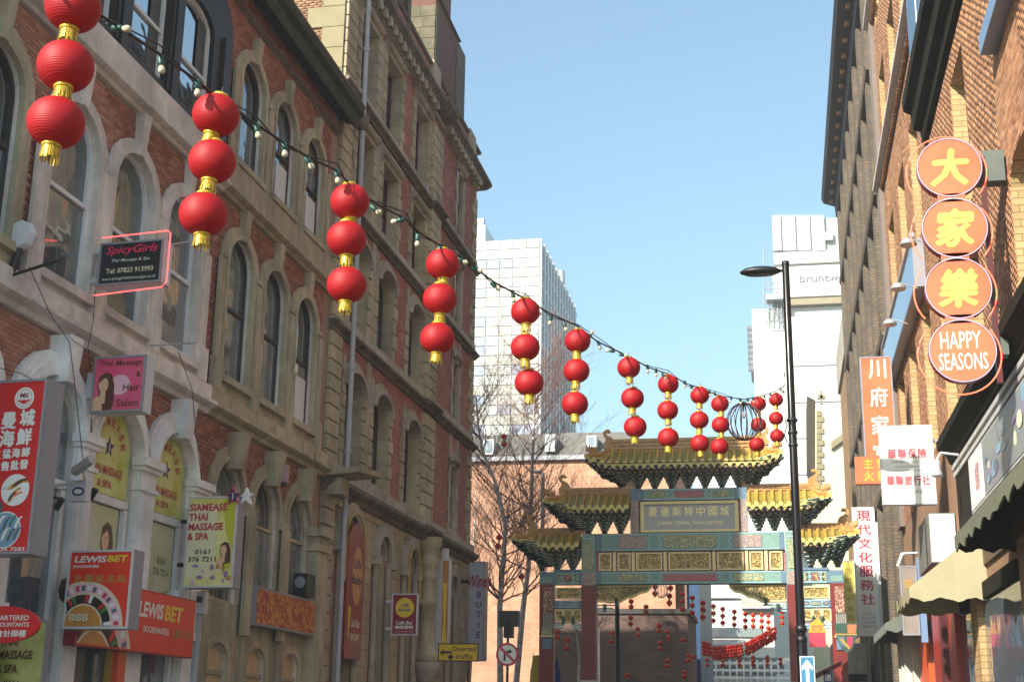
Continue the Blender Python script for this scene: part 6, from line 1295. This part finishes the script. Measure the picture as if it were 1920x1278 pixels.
# ------------------------------------------------------------------ buildings beyond the arch
def P_(px, py, Y): return onY(px, py, Y)
def background():
    # salmon brick block closing the street
    Y = 80.; xr = P_(1267, 1150, Y)[0]; ze = P_(1000, 856, Y)[2]; zr = P_(1000, 803, Y)[2]
    B = thing('salmon_office', 'broad salmon brick office with grey mansard roof behind the birches and the arch', 'building', (-18, Y, 0), world=True)
    wm = brickmat('salmon brick', 'c7977a', 'b9876a', 'ab8266', .45, .15, bumpd=.004)
    MB().box(-60, xr, Y, Y+25, 0, ze).build('wall', wm, B)
    sl_ = mat('grey slate mansard', '77746d', .85, var=.2, scale=2.5); xl = -60; y1 = Y+1.6
    rf = MB().add([(xl, Y-.2, ze), (xr+.2, Y-.2, ze), (xr-3.2, y1, zr), (xl, y1, zr), (xr+.2, Y+25, ze), (xr-3.2, Y+22, zr), (xl, Y+22, zr)], [(0, 1, 2, 3), (1, 4, 5, 2), (3, 2, 5, 6)]).build('mansard_roof', sl_, B)
    MB().box(xl, xr+.3, Y-.3, Y, ze-.25, ze).build('gutter', M['lead'], B)
    rows = 14
    for i in range(rows):
        t = i/rows; y_ = Y-.21+1.8*t; z_ = ze+(zr-ze)*t
        sub('slate_course', MB().add([(xl, y_-.03, z_), (xr+.2-3.4*t, y_-.03, z_), (xr+.2-3.4*(t+1/rows), y_+1.8/rows-.0, z_+(zr-ze)/rows), (xl, y_+1.8/rows, z_+(zr-ze)/rows)], [(0, 1, 2, 3)]), sl_, rf)
    for px0, px1, py0, py1, lv in ((1100, 1118, 816, 838, 0), (1022, 1040, 814, 846, 1), (905, 926, 823, 852, 0)):
        a = P_(px0, py1, Y-.3); b = P_(px1, py0, Y-.3); d = MB().box(a[0], b[0], Y-.35, Y+1.5, a[2], b[2]).build('dormer_window', M['upvc'], B)
        sub('pane', MB().box(a[0]+.1, b[0]-.1, Y-.37, Y-.34, a[2]+.1, b[2]-.1), M['lead'] if lv else M['glass'], d)
    for k in range(5): MB().box(xr-.9+.0, xr-.5, Y-.12, Y, 1+2*k, 2.8+2*k).build('pier_block', wm, B) if 0 else None
    # brown strip and blue stair tower at its right end
    a = P_(1267, 1100, 81); b = P_(1288, 1100, 81); T = thing('blue_stair_tower', 'slim brown and blue stair tower at the right end of the salmon office', 'building', (a[0], 81, 0), world=True)
    MB().box(a[0]+.02, b[0], 80.8, 95, 0, P_(1270, 925, 81)[2]).build('brown_wall', mat('brown cladding', '7d6455', .8), T)
    c_ = P_(1311, 1100, 81); MB().box(b[0]+.01, c_[0], 81, 95, 0, P_(1270, 940, 81)[2]).build('blue_wall', mat('blue cladding', '24466a', .5), T)
    # added wall low behind the arch, the shade there put into its colour
    Y = 71.; a = P_(1041, 1150, Y); b = P_(1289, 1150, Y); D_ = thing('added_shade_wall', 'shade toned brick wall added to fill the lower left of the archway', 'building', (a[0], Y, 0), world=True)
    MB().box(a[0], b[0], Y, Y+7, 0, a[2]).build('wall', brickmat('shade toned brick', '6e574d', '5c4a42', '4c4039', .45, .15, bumpd=.004), D_)
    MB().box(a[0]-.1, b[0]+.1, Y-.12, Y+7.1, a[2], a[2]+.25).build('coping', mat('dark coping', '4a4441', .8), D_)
    # white glass tower
    Y = 150.; a = P_(868, 452, Y); b = P_(1012, 447, Y); z1 = b[2]; X2 = b[0]; Y2 = onX(1080, 545, X2)[1]; x0 = a[0]-3
    T = thing('white_glass_tower', 'white panelled office tower with a ribbed glass side, left of centre', 'building', (X2-5, Y, 0), world=True)
    MB().box(x0, X2, Y, Y2, 0, z1).build('core', M['lead'], T)
    pw = [mat('white tower panel', 'b9b9b2', .3, var=.06, scale=.4, rnd=.06), mat('pale blue window panel', '989fac', .12, var=.1, scale=.4), mat('cream spandrel panel', 'adada0', .35, var=.05, scale=.4)]
    cw = (X2-P_(885, 452, Y)[0])/5.2; rh = 1.18; R_ = random.Random(2); protos = {}
    nrow = int((z1-18)/rh)
    for j in range(nrow):
        for i in range(8):
            x = X2-cw*(i+1); k = 1 if (R_.random() < .1 or (i == 4 and R_.random() < .5)) and j % 3 != 0 else (2 if j % 3 == 0 else 0)
            if k not in protos: protos[k] = MB().box(.05, cw-.05, -.12, 0, .05, rh-.06).build('facade_panel', pw[k], T, off=(0, 0, 0)); o = protos[k]
            else: o = inst(protos[k], T)
            o.location = Vector((x, Y, z1-rh*(j+1)))-T.location
    nb = 13; bw = (Y2-Y)/nb; cs = mat('blue grey side glass', '8796ac', .15, var=.25, scale=.3); pr2 = pr3 = None
    for i in range(nb):
        o = MB().box(0, .25, 0, bw*.28, 14, z1).build('white_fin', pw[0], T, off=(0, 0, 0)) if pr2 is None else inst(pr2, T); pr2 = pr2 or o; o.location = Vector((X2, Y+bw*i, 0))-T.location
        o = MB().box(0, .08, bw*.3, bw*.98, 14, z1-.5).build('glass_strip', cs, T, off=(0, 0, 0)) if pr3 is None else inst(pr3, T); pr3 = pr3 or o; o.location = Vector((X2, Y+bw*i, 0))-T.location
    sp = MB()
    for j in range(nrow//2): sp.box(X2, X2+.14, Y+.4, Y2, z1-.9-rh*2*j, z1-.55-rh*2*j)
    tag(sp.build('side_spandrels', pw[0], T), kind='stuff')
    a = P_(890, 445, Y); b = P_(906, 414, Y); MB().box(x0, P_(907, 414, Y)[0], Y+1, Y+18, z1, P_(907, 416, Y)[2]).build('plant_room', pw[0], T)
    q = P_(895, 400, Y+2); MB().tube([(q[0]-.6, Y+3, q[2]-.9), (q[0]+.7, Y+3, q[2]-.9)], .6, 10).build('roof_unit', M['lead'], T)
    q = P_(1060, 520, Y); MB().tube([(X2-.5, Y2-10, z1), (X2-.5, Y2-10, z1+2.4)], .5, 10).build('roof_flue', M['steel'], T)
    # sheeted white tower, right of centre
    Y = 140.; T = thing('sheeted_white_tower', 'bright white sheeted tower with scaffold behind the black street lamp', 'building', (P_(1520, 600, Y)[0], Y, 0), world=True)
    wh = mat('white sheeting', 'c6c6c1', .5, var=.05, scale=.25); wh2 = mat('off white cladding', 'b5b5b0', .5, var=.06, scale=.3); tan_ = mat('tan concrete band', '8f8368', .8)
    def blk(px0, px1, py0, py1, m_, name, d0=0, d1=12, Yq=None, par=None):
        y_ = (Yq or Y); a = P_(px0, py1, y_+d0); b = P_(px1, py0, y_+d0); return MB().box(a[0], b[0], y_+d0, y_+d1, max(a[2], 0), b[2]).build(name, m_, par or T)
    blk(1436, 1592, 572, 1330, wh, 'sheeted_wall'); blk(1450, 1600, 494, 558, wh, 'banner', .3, 10); blk(1452, 1583, 556, 573, tan_, 'concrete_ledge', -.8, 8)
    for i in range(7): blk(1450+13.6*i, 1463+13.6*i, 403, 470, wh2, 'corrugated_sheet', .5+.25*(i % 2), 9)
    blk(1545, 1572, 408, 470, wh2, 'corrugated_sheet', .9, 9); blk(1572, 1604, 395, 470, wh2, 'corrugated_sheet', .4, 9); blk(1451, 1604, 466, 496, wh2, 'parapet', .6, 9)
    blk(1548, 1561, 434, 450, M['lead'], 'plant_window', .3, .6)
    t_ = txt('bruntwood', 0, 0, None, None, mat('grey banner print', '77777a', .5), T, bold=.01); a = P_(1499, 528, Y); b = P_(1611, 508, Y); t_.scale = (1, 1, 1)
    me = t_.data; co = np.zeros(len(me.vertices)*3); me.vertices.foreach_get('co', co); co = co.reshape(-1, 3); lo, hi = co.min(0), co.max(0)
    co[:, 0] = a[0]+(co[:, 0]-lo[0])/(hi[0]-lo[0])*(b[0]-a[0])-T.location.x; co[:, 2] = a[2]+(co[:, 2]-lo[2])/(hi[2]-lo[2])*(b[2]-a[2]); co[:, 1] = Y+.2-T.location.y; me.vertices.foreach_set('co', co.reshape(-1))
    for i in range(5): a = P_(1440, 700+60*i, Y); blk(1480, 1590 if i % 2 else 1570, 683+68*i, 684.5+68*i, wh2, 'sheet_seam', -.15, 0)
    S = thing('scaffold', 'grey scaffold of poles and planks clinging to the left edge of the white tower', 'scaffold', (P_(1448, 580, Y-1)[0], Y-1, 0), world=True)
    stl = mat('scaffold tube', '8d8f92', .5); mb = MB()
    for px in (1432, 1441, 1450, 1458, 1465):
        a = P_(px, 600, Y-1); b = P_(px, 525 if px > 1432 else 460, Y-1); MB().tube([a, b], .07, 5).build('scaffold_pole', stl, S)
    for py in (530, 541, 552, 562, 585, 603): a = P_(1434, py, Y-1); b = P_(1466, py, Y-1); MB().tube([a, b], .07, 5).build('scaffold_pole', stl, S)
    for k in range(6): a = P_(1438+4*k, 562, Y-1); b = P_(1466, 562+9*(6-k), Y-1); MB().tube([a, b], .05, 5).build('scaffold_brace', stl, S)
    a = P_(1436, 556, Y-1.2); b = P_(1468, 564, Y-1.2); MB().box(a[0], b[0], Y-2, Y-.2, b[2], a[2]).build('scaffold_deck', M['lead'], S)
    L_ = thing('louvre_block', 'dark grey louvred plant block beside the white tower with tilted slats', 'building', (P_(1420, 640, Y+3)[0], Y+3, 0), world=True)
    a = P_(1408, 696, Y+3); b = P_(1437, 608, Y+3); MB().box(a[0], b[0]+.3, Y+3.3, Y+8, a[2], b[2]).build('core', M['lead'], L_)
    for k in range(16): z = a[2]+(b[2]-a[2])*k/16; MB().add([(a[0]-.25, Y+3.2, z), (b[0], Y+3.2, z-.1), (b[0], Y+2.9, z+.12), (a[0]-.25, Y+2.9, z+.22)], [(0, 1, 2, 3)]).build('louvre_slat', M['upvc'] if k % 2 else M['lead'], L_)
    # lower white wing and office storeys seen under the arch
    Y = 118.; W = thing('white_office_wing', 'low white office wing with dark ribbon windows seen through the archway', 'building', (P_(1380, 1200, Y)[0], Y, 0), world=True)
    blk(1311, 1440, 868, 1400, wh, 'white_wall', 0, 15, Y, W)
    for py0, py1, px0, px1 in ((1120, 1122, 1320, 1400), (1176, 1193, 1313, 1428), (1198, 1228, 1313, 1395), (1232, 1238, 1313, 1480), (1246, 1262, 1313, 1470)):
        blk(px0, px1, py0, py1, M['glass'], 'ribbon_window', -.2, 0, Y, W)
    for i in range(12): blk(1316+13*i, 1317.5+13*i, 1236, 1290, M['upvc'], 'mullion', -.5, -.3, Y, W)
    blk(1390, 1474, 1118, 1137, mat('grey band', 'a5a49c', .6), 'concrete_band', -.6, 0, Y, W); blk(1390, 1454, 1137, 1140, M['lead'], 'shadow_gap', -.7, 0, Y, W)
    for k in range(3): blk(1310, 1480, 1240+14*k, 1243+14*k, M['white'], 'balcony_rail', -2.5, -2.3, Y, W)
    # gabled stone house with cross
    Y = 96.; Gb = thing('gabled_stone_house', 'cream stone gable with stepped quoins, brown flank and a stone cross, right of centre', 'building', (P_(1540, 850, Y)[0], Y, 0), world=True)
    q = lambda px, py, d=0: P_(px, py, Y+d)
    fr = faceY(Y); pts = [(1529, 765), (1536, 757), (1561, 800), (1600, 835), (1600, 1330), (1529, 1330)]
    MB().fprism(fr, [(q(*p)[0], q(*p)[2]) for p in pts], -12, 0).build('gable_wall', mat('cream ashlar', 'cfc6a6', .7, var=.12, scale=.8), Gb)
    br = mat('dark brown flank', '40372c', .9, var=.3, scale=1.5)
    MB().fprism(faceY(Y+.4), [(P_(px, py, Y+.4)[0], P_(px, py, Y+.4)[2]) for px, py in ((1513, 742), (1529, 750), (1530, 905), (1514, 868))], -5, 0).build('flank_roof', br, Gb)
    mq = mat('weathered quoin', '8a7f63', .85)
    for i in range(16):
        y_ = 770+11*i; a = q(1531, y_+10); b = q(1538+(6 if i % 2 else 1), y_); MB().box(a[0], b[0], Y-.12, Y, a[2], b[2]).build('quoin', mq, Gb)
    for px0, px1, py0, py1 in ((1538, 1542, 733, 757), (1533, 1548, 741, 748)): a = q(px0, py1); b = q(px1, py0); MB().box(a[0], b[0], Y-.15, Y+.15, a[2], b[2]).build('stone_cross', mq, Gb)
    a = q(1558, 835); b = q(1606, 800); MB().add([(a[0], Y-.3, a[2]-.3), (b[0], Y-.3, b[2]-.3), (b[0], Y-.3, b[2]+.2), (a[0], Y-.3, a[2]+.2), (a[0], Y, a[2]-.3), (b[0], Y, b[2]-.3), (b[0], Y, b[2]+.2), (a[0], Y, a[2]+.2)], [(0, 1, 2, 3), (3, 2, 6, 7), (0, 1, 5, 4)]).build('stone_band', mq, Gb)
    # grey glazed entrance right of the arch
    Y = 58.; E_ = thing('grey_glazed_entrance', 'grey framed glass front at street level right of the arch', 'building', (P_(1600, 1240, Y)[0], Y, 0), world=True)
    blk(1566, 1628, 1205, 1330, mat('grey putty panel', '8e8a7c', .5), 'wall', 0, 3, Y, E_)
    for i in range(3): blk(1569+20*i, 1584+20*i, 1212, 1262, mat('pale blind glass', '9d998b', .2) if i == 0 else bpy.data.materials['pale blind glass'], 'pane', -.06, 0, Y, E_)
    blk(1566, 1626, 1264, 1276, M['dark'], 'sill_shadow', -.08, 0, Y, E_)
background()
# ------------------------------------------------------------------ bits around the arch
def bits():
    def at3(px, py, Y): return P_(px, py, Y)
    p = at3(1587, 1192, 45); t = thing('shield_banner', 'small multicoloured shield shaped banner hanging right of the arch', 'banner', p)
    MB().fprism(WF, [(-.36, .4), (.36, .4), (.3, -.05), (.16, -.4), (0, -.52), (-.16, -.4), (-.3, -.05)], -.03, 0, True).build('cloth', mat('dark patchwork cloth', '2f4a40', .7), t)
    pic('patch_print', [(K['salmon'], [(.05, .36), (.33, .36), (.28, .1), (.05, .1)]), (K['gold'], rect(-.33, .33, .04, .08)), (K['bluegreen'], [(-.28, 0), (-.05, 0), (-.05, -.35), (-.2, -.25)]), (K['rose'], [(.02, -.02), (.2, -.02), (.15, -.3), (.02, -.4)]), (K['gold'], [(-.15, -.05), (.1, -.35), (.06, -.4), (-.2, -.1)])], t)
    p = at3(1532, 1182, 46); t = thing('pagoda_sign', 'little gold pagoda shaped sign over a crimson panel beside the lamp pole', 'sign', p)
    MB().fprism(WF, [(-.28, -.05), (-.2, .2), (-.25, .2), (0, .4), (.25, .2), (.2, .2), (.28, -.05)], -.05, 0, True).build('pagoda_top', mat('pagoda gold', 'c79a2a', .4), t); MB().box(-.26, .26, 0, .05, -.5, -.05).build('panel', K['rose'], t)
    pic('pagoda_print', [(K['salmon'], rect(-.16, .16, .0, .18)), (K['gold'], rect(-.08, .08, .0, .12))], t, y=-.006)
    for px, py, c_, lab in ((1006, 1228, 'b8a52a', 'yellow'), (1022, 1228, '2f7a4a', 'green'), (1040, 1234, '2743a0', 'blue')):
        p = at3(px, py, 50); t = thing('feather_flag', '%s feather flag under the left end of the arch' % lab, 'flag', (p[0], 50, p[2])); 
        MB().fprism(WF, [(-.12, 0), (.1, .02), (.2, -.5), (.28, -1.6), (-.28, -1.6), (-.22, -.6)], -.01, .01, True).build('cloth', mat('%s flag cloth' % lab, c_, .7, var=.2, scale=3), t); MB().tube([(-.2, 0, -p[2]), (-.13, 0, .05)], .015).build('pole', M['lead'], t)
    p = at3(1240, 1106, 56); t = thing('cage_globe', 'distant pale cage globe hanging under the main arch beam', 'ornament', p)
    for k in range(6): a = PI*k/6; MB().tube([(math.cos(a)*.26*math.sin(s), math.sin(a)*.26*math.sin(s), .3*math.cos(s)) for s in np.linspace(0, 2*PI, 17)], .012, 5, caps=False).build('hoop', M['lead'], t)
    p = at3(1558, 1256, 40); t = thing('brown_box_sign', 'dark brown tilted board sticking out near the blue arrow sign', 'sign', p); MB().add([(-.45, 0, -.25), (.3, 0, .15), (.33, 0, .28), (-.42, 0, -.08), (-.45, .1, -.25), (.3, .1, .15), (.33, .1, .28), (-.42, .1, -.08)], [(0, 1, 2, 3), (4, 5, 6, 7), (3, 2, 6, 7), (0, 1, 5, 4)]).build('board', mat('dark red brown board', '4a1c16', .6), t)
    p = at3(1553, 1278, 40); t = thing('purple_text_sign', 'small navy upright sign with pale characters by the shopfronts', 'sign', p); MB().box(-.12, .12, 0, .05, -.4, .3).build('sign_plate', K['navy'], t); txt('酒', 0, .12, .16, .16, K['white'], t); txt('家', 0, -.1, .16, .16, K['white'], t)
bits()
# ------------------------------------------------------------------ small lanterns beyond
def far_lanterns():
    def z5(x, y): return (1000+x/5.37, 1040+y/5.37)
    def z6(x, y): return (1300+x/5.05, 1040+y/5.05)
    r1 = MB().use(M['smallred']).lathe([(.03, .1)]+[(.125*math.cos(math.radians(a)), .11*math.sin(math.radians(a))) for a in range(65, -66, -13)]+[(.03, -.1)], n=14).use(M['gold']).lathe([(0, .12), (.04, .12), (.045, .095)], n=8).lathe([(.04, -.098), (.045, -.12), (.05, -.17), (0, -.17)], n=8)
    pr = r1.build('lantern', None, None, off=(0, 0, 0)); used = [False]
    def put(px, py, Y, lab, s=1., grp='small lanterns hung beyond the arch'):
        o = pr if not used[0] else inst(pr); used[0] = True; o.location = P_(px, py, Y); o.scale = (s, s, s); o.rotation_euler = (0, random.uniform(-.1, .1), random.uniform(0, 3)); tag(o, lab, 'lantern', grp)
    for k, (px, ys) in enumerate(((1500, (395, 465, 545)), (1600, (430, 505, 580)), (1705, (480, 545, 620)))):
        for j, y in enumerate(ys): put(*z5(px, y), 62, '%s lantern in the %s hanging trio by the blue stair tower' % (('top', 'middle', 'bottom')[j], ('first', 'second', 'third')[k]))
    for gi, (x, y) in enumerate(((1225, 320), (1225, 385), (1380, 330), (1370, 410), (1370, 480))): put(*z5(x, y), 60, '%s red lantern beside the distant pale cage globe' % ORD[gi])
    for k, (x, y) in enumerate(sorted(((985, 465), (985, 520), (980, 630), (980, 690), (1050, 745), (1055, 805), (1265, 710), (1265, 765), (1350, 770), (1355, 835), (785, 785), (785, 870), (1275, 885), (1275, 940), (1350, 1060), (1350, 1115), (1560, 1010), (1560, 1060), (1520, 1180), (1520, 1220), (945, 1210), (1135, 520), (1135, 570), (1510, 855), (1610, 1020)))):
        put(*z5(x, y), random.uniform(60, 66), '%s small red lantern from the left before the dark wall under the arch' % ORD[k], random.uniform(.9, 1.05))
    for x, y, l in ((340, 850, 'upper right'), (335, 935, 'lower right'), (240, 770, 'upper left'), (240, 830, 'lower left')): put(*z5(x, y), 60, '%s small red lantern framed by the left side arch' % l, 1.1)
    for k, (x, ys) in enumerate(((95, (455, 520, 585)), (190, (485, 550, 618)), (278, (510, 575, 640)), (388, (535, 595, 658)), (493, (555, 617, 678)), (567, (565, 617, 672)), (647, (565, 622, 680)), (710, (570, 632, 690)), (840, (540, 587, 645)))):
        for j, y in enumerate(ys): put(*z6(x, y), 66+k, '%s lantern in the %s trio from the left against the white wing' % (('top', 'middle', 'bottom')[j], ORD[k]), .97)
    for i in range(11):
        for j in range(4): put(*z6(195+26*i+random.uniform(-4, 4), 885-.12*26*i+30*j+random.uniform(-4, 4)), 70+.5*i, '%s lantern from left in the %s sagging row low under the arch' % (ORD[i], ORD[j]), .85)
    for i in range(11):
        for j in range(4): put(*z6(508+26*i+random.uniform(-5, 5), 835-14*i+32*j+random.uniform(-4, 4)), 72+.4*i, '%s lantern from left in the %s row climbing to the right under the arch' % (ORD[i], ORD[j]), .9)
    for i in range(3):
        for j in range(4): put(*z6(100+26*i, 830+32*j+8*i), 70, '%s lantern down in the %s string at the left end of the sagging rows' % (ORD[j], ORD[i]), .9)
    for q_, (x, ys) in enumerate(((280, (960, 1000, 1040)), (435, (960, 1000, 1040)), (565, (965, 1005, 1035)), (700, (965, 1000, 1038)), (825, (985, 1028)), (130, (992, 1038)))):
        for j_, y in enumerate(ys): put(*z6(x, y), 71, '%s red lantern on the %s drop hanging below the sagging rows' % (ORD[j_], ORD[q_]), .85)
    for px, py, l in ((945, 818, 'upper lantern of the pair high in the birches against the mansard roof'), (945, 832, 'lower lantern of the pair high in the birches against the mansard roof'), (877, 928, 'upper lantern of the pair at the stone building edge'), (880, 941, 'lower lantern of the pair at the stone building edge'), (936, 1007, 'upper lantern of the pair on the left birch trunk'), (934, 1023, 'lower lantern of the pair on the left birch trunk'), (978, 1080, 'faint lantern between the two birch trunks')):
        put(px, py, 57, l, 1.1, 'lanterns hung in the birch trees')
far_lanterns()
# ------------------------------------------------------------------ bare birches
def birch(label, pts, Y, r0, seed, nb, spread=1.0):
    R_ = random.Random(seed); P = [Vector(P_(px, py, Y)) for px, py in pts]; base = Vector((P[0].x, Y, 0)); P = [base]+P
    t = thing('birch_tree', label, 'tree', tuple(base), world=True)
    bark = bpy.data.materials.get('birch bark') or mat('birch bark', 'c9c5bf', .8, var=.3, scale=6, c2='5a524c')
    twig = bpy.data.materials.get('twig bark') or mat('twig bark', '83635a', .85, var=.3)
    n = len(P); MB().tube(P, [r0*(1-.8*i/(n-1)) for i in range(n)], 10).build('trunk', bark, t)
    cr = MB()
    def grow(p, d, L_, r, lev):
        pts_ = [p]; rr = [r]; k = 4 if lev < 2 else 3
        for i in range(k):
            d = (d+Vector((R_.uniform(-.25, .25), R_.uniform(-.25, .25), R_.uniform(-.08, .22)))).normalized(); p = p+d*L_/k; pts_.append(p); rr.append(r*(1-.75*(i+1)/k))
            if lev < 4:
                for _ in range(2 if lev < 3 else 1):
                    if R_.random() < .8:
                        a = Vector((R_.uniform(-1, 1), R_.uniform(-1, 1), R_.uniform(-.3, .8))).normalized(); grow(p, (d*.8+a*.75).normalized(), L_*R_.uniform(.42, .62), rr[-1]*.7, lev+1)
        cr.tube(pts_, [max(q, .0045) for q in rr], 5 if lev < 2 else 3, caps=False, smooth=False)
    for i in range(nb):
        f = R_.uniform(.25, 1.); s = f*(n-1); j = min(int(s), n-2); p = P[j].lerp(P[j+1], s-j)
        if p.z < 3.5: continue
        a = R_.uniform(0, 2*PI); d = Vector((math.cos(a), math.sin(a)*.6, R_.uniform(.35, 1.0))).normalized()
        grow(p, d, R_.uniform(1.8, 3.4)*spread*(1.15-.5*f), r0*.28*(1.2-.7*f), 1)
    cr.build('crown', twig, t)
    return t
birch('slender leaning birch with pale bark, the left one of the bare pair', [(938, 1278), (937, 1137), (944, 1043), (948, 987), (929, 905), (905, 845), (897, 800), (893, 745)], 57, .15, 11, 50)
birch('straighter bare birch with twiggy top rising in front of the white tower', [(968, 1278), (981, 1137), (991, 1062), (996, 950), (998, 875), (1001, 800), (1003, 740), (990, 680)], 60, .15, 12, 56, 1.15)
birch('thin bare sapling glimpsed through the left side arch', [(1085, 1278), (1086, 1230), (1082, 1190), (1072, 1150)], 62, .09, 5, 10, .7)
birch('small bare tree at the stone building edge, mostly twigs', [(880, 1278), (886, 1180), (884, 1080), (890, 980), (893, 900)], 66, .1, 21, 16, .9)
# ------------------------------------------------------------------ thin city haze
def haze():
    m = bpy.data.materials.new('thin haze'); m.use_nodes = True; N = m.node_tree.nodes; N.remove(N['Principled BSDF'])
    v = N.new('ShaderNodeVolumePrincipled'); v.inputs['Color'].default_value = (.93, .95, 1, 1); v.inputs['Density'].default_value = .0009; v.inputs['Anisotropy'].default_value = .2
    m.node_tree.links.new(v.outputs[0], N['Material Output'].inputs['Volume'])
    o = MB().box(-1600, 1600, -350, 3100, -1.5, 60).build('haze', m); tag(o, kind='stuff')
haze()
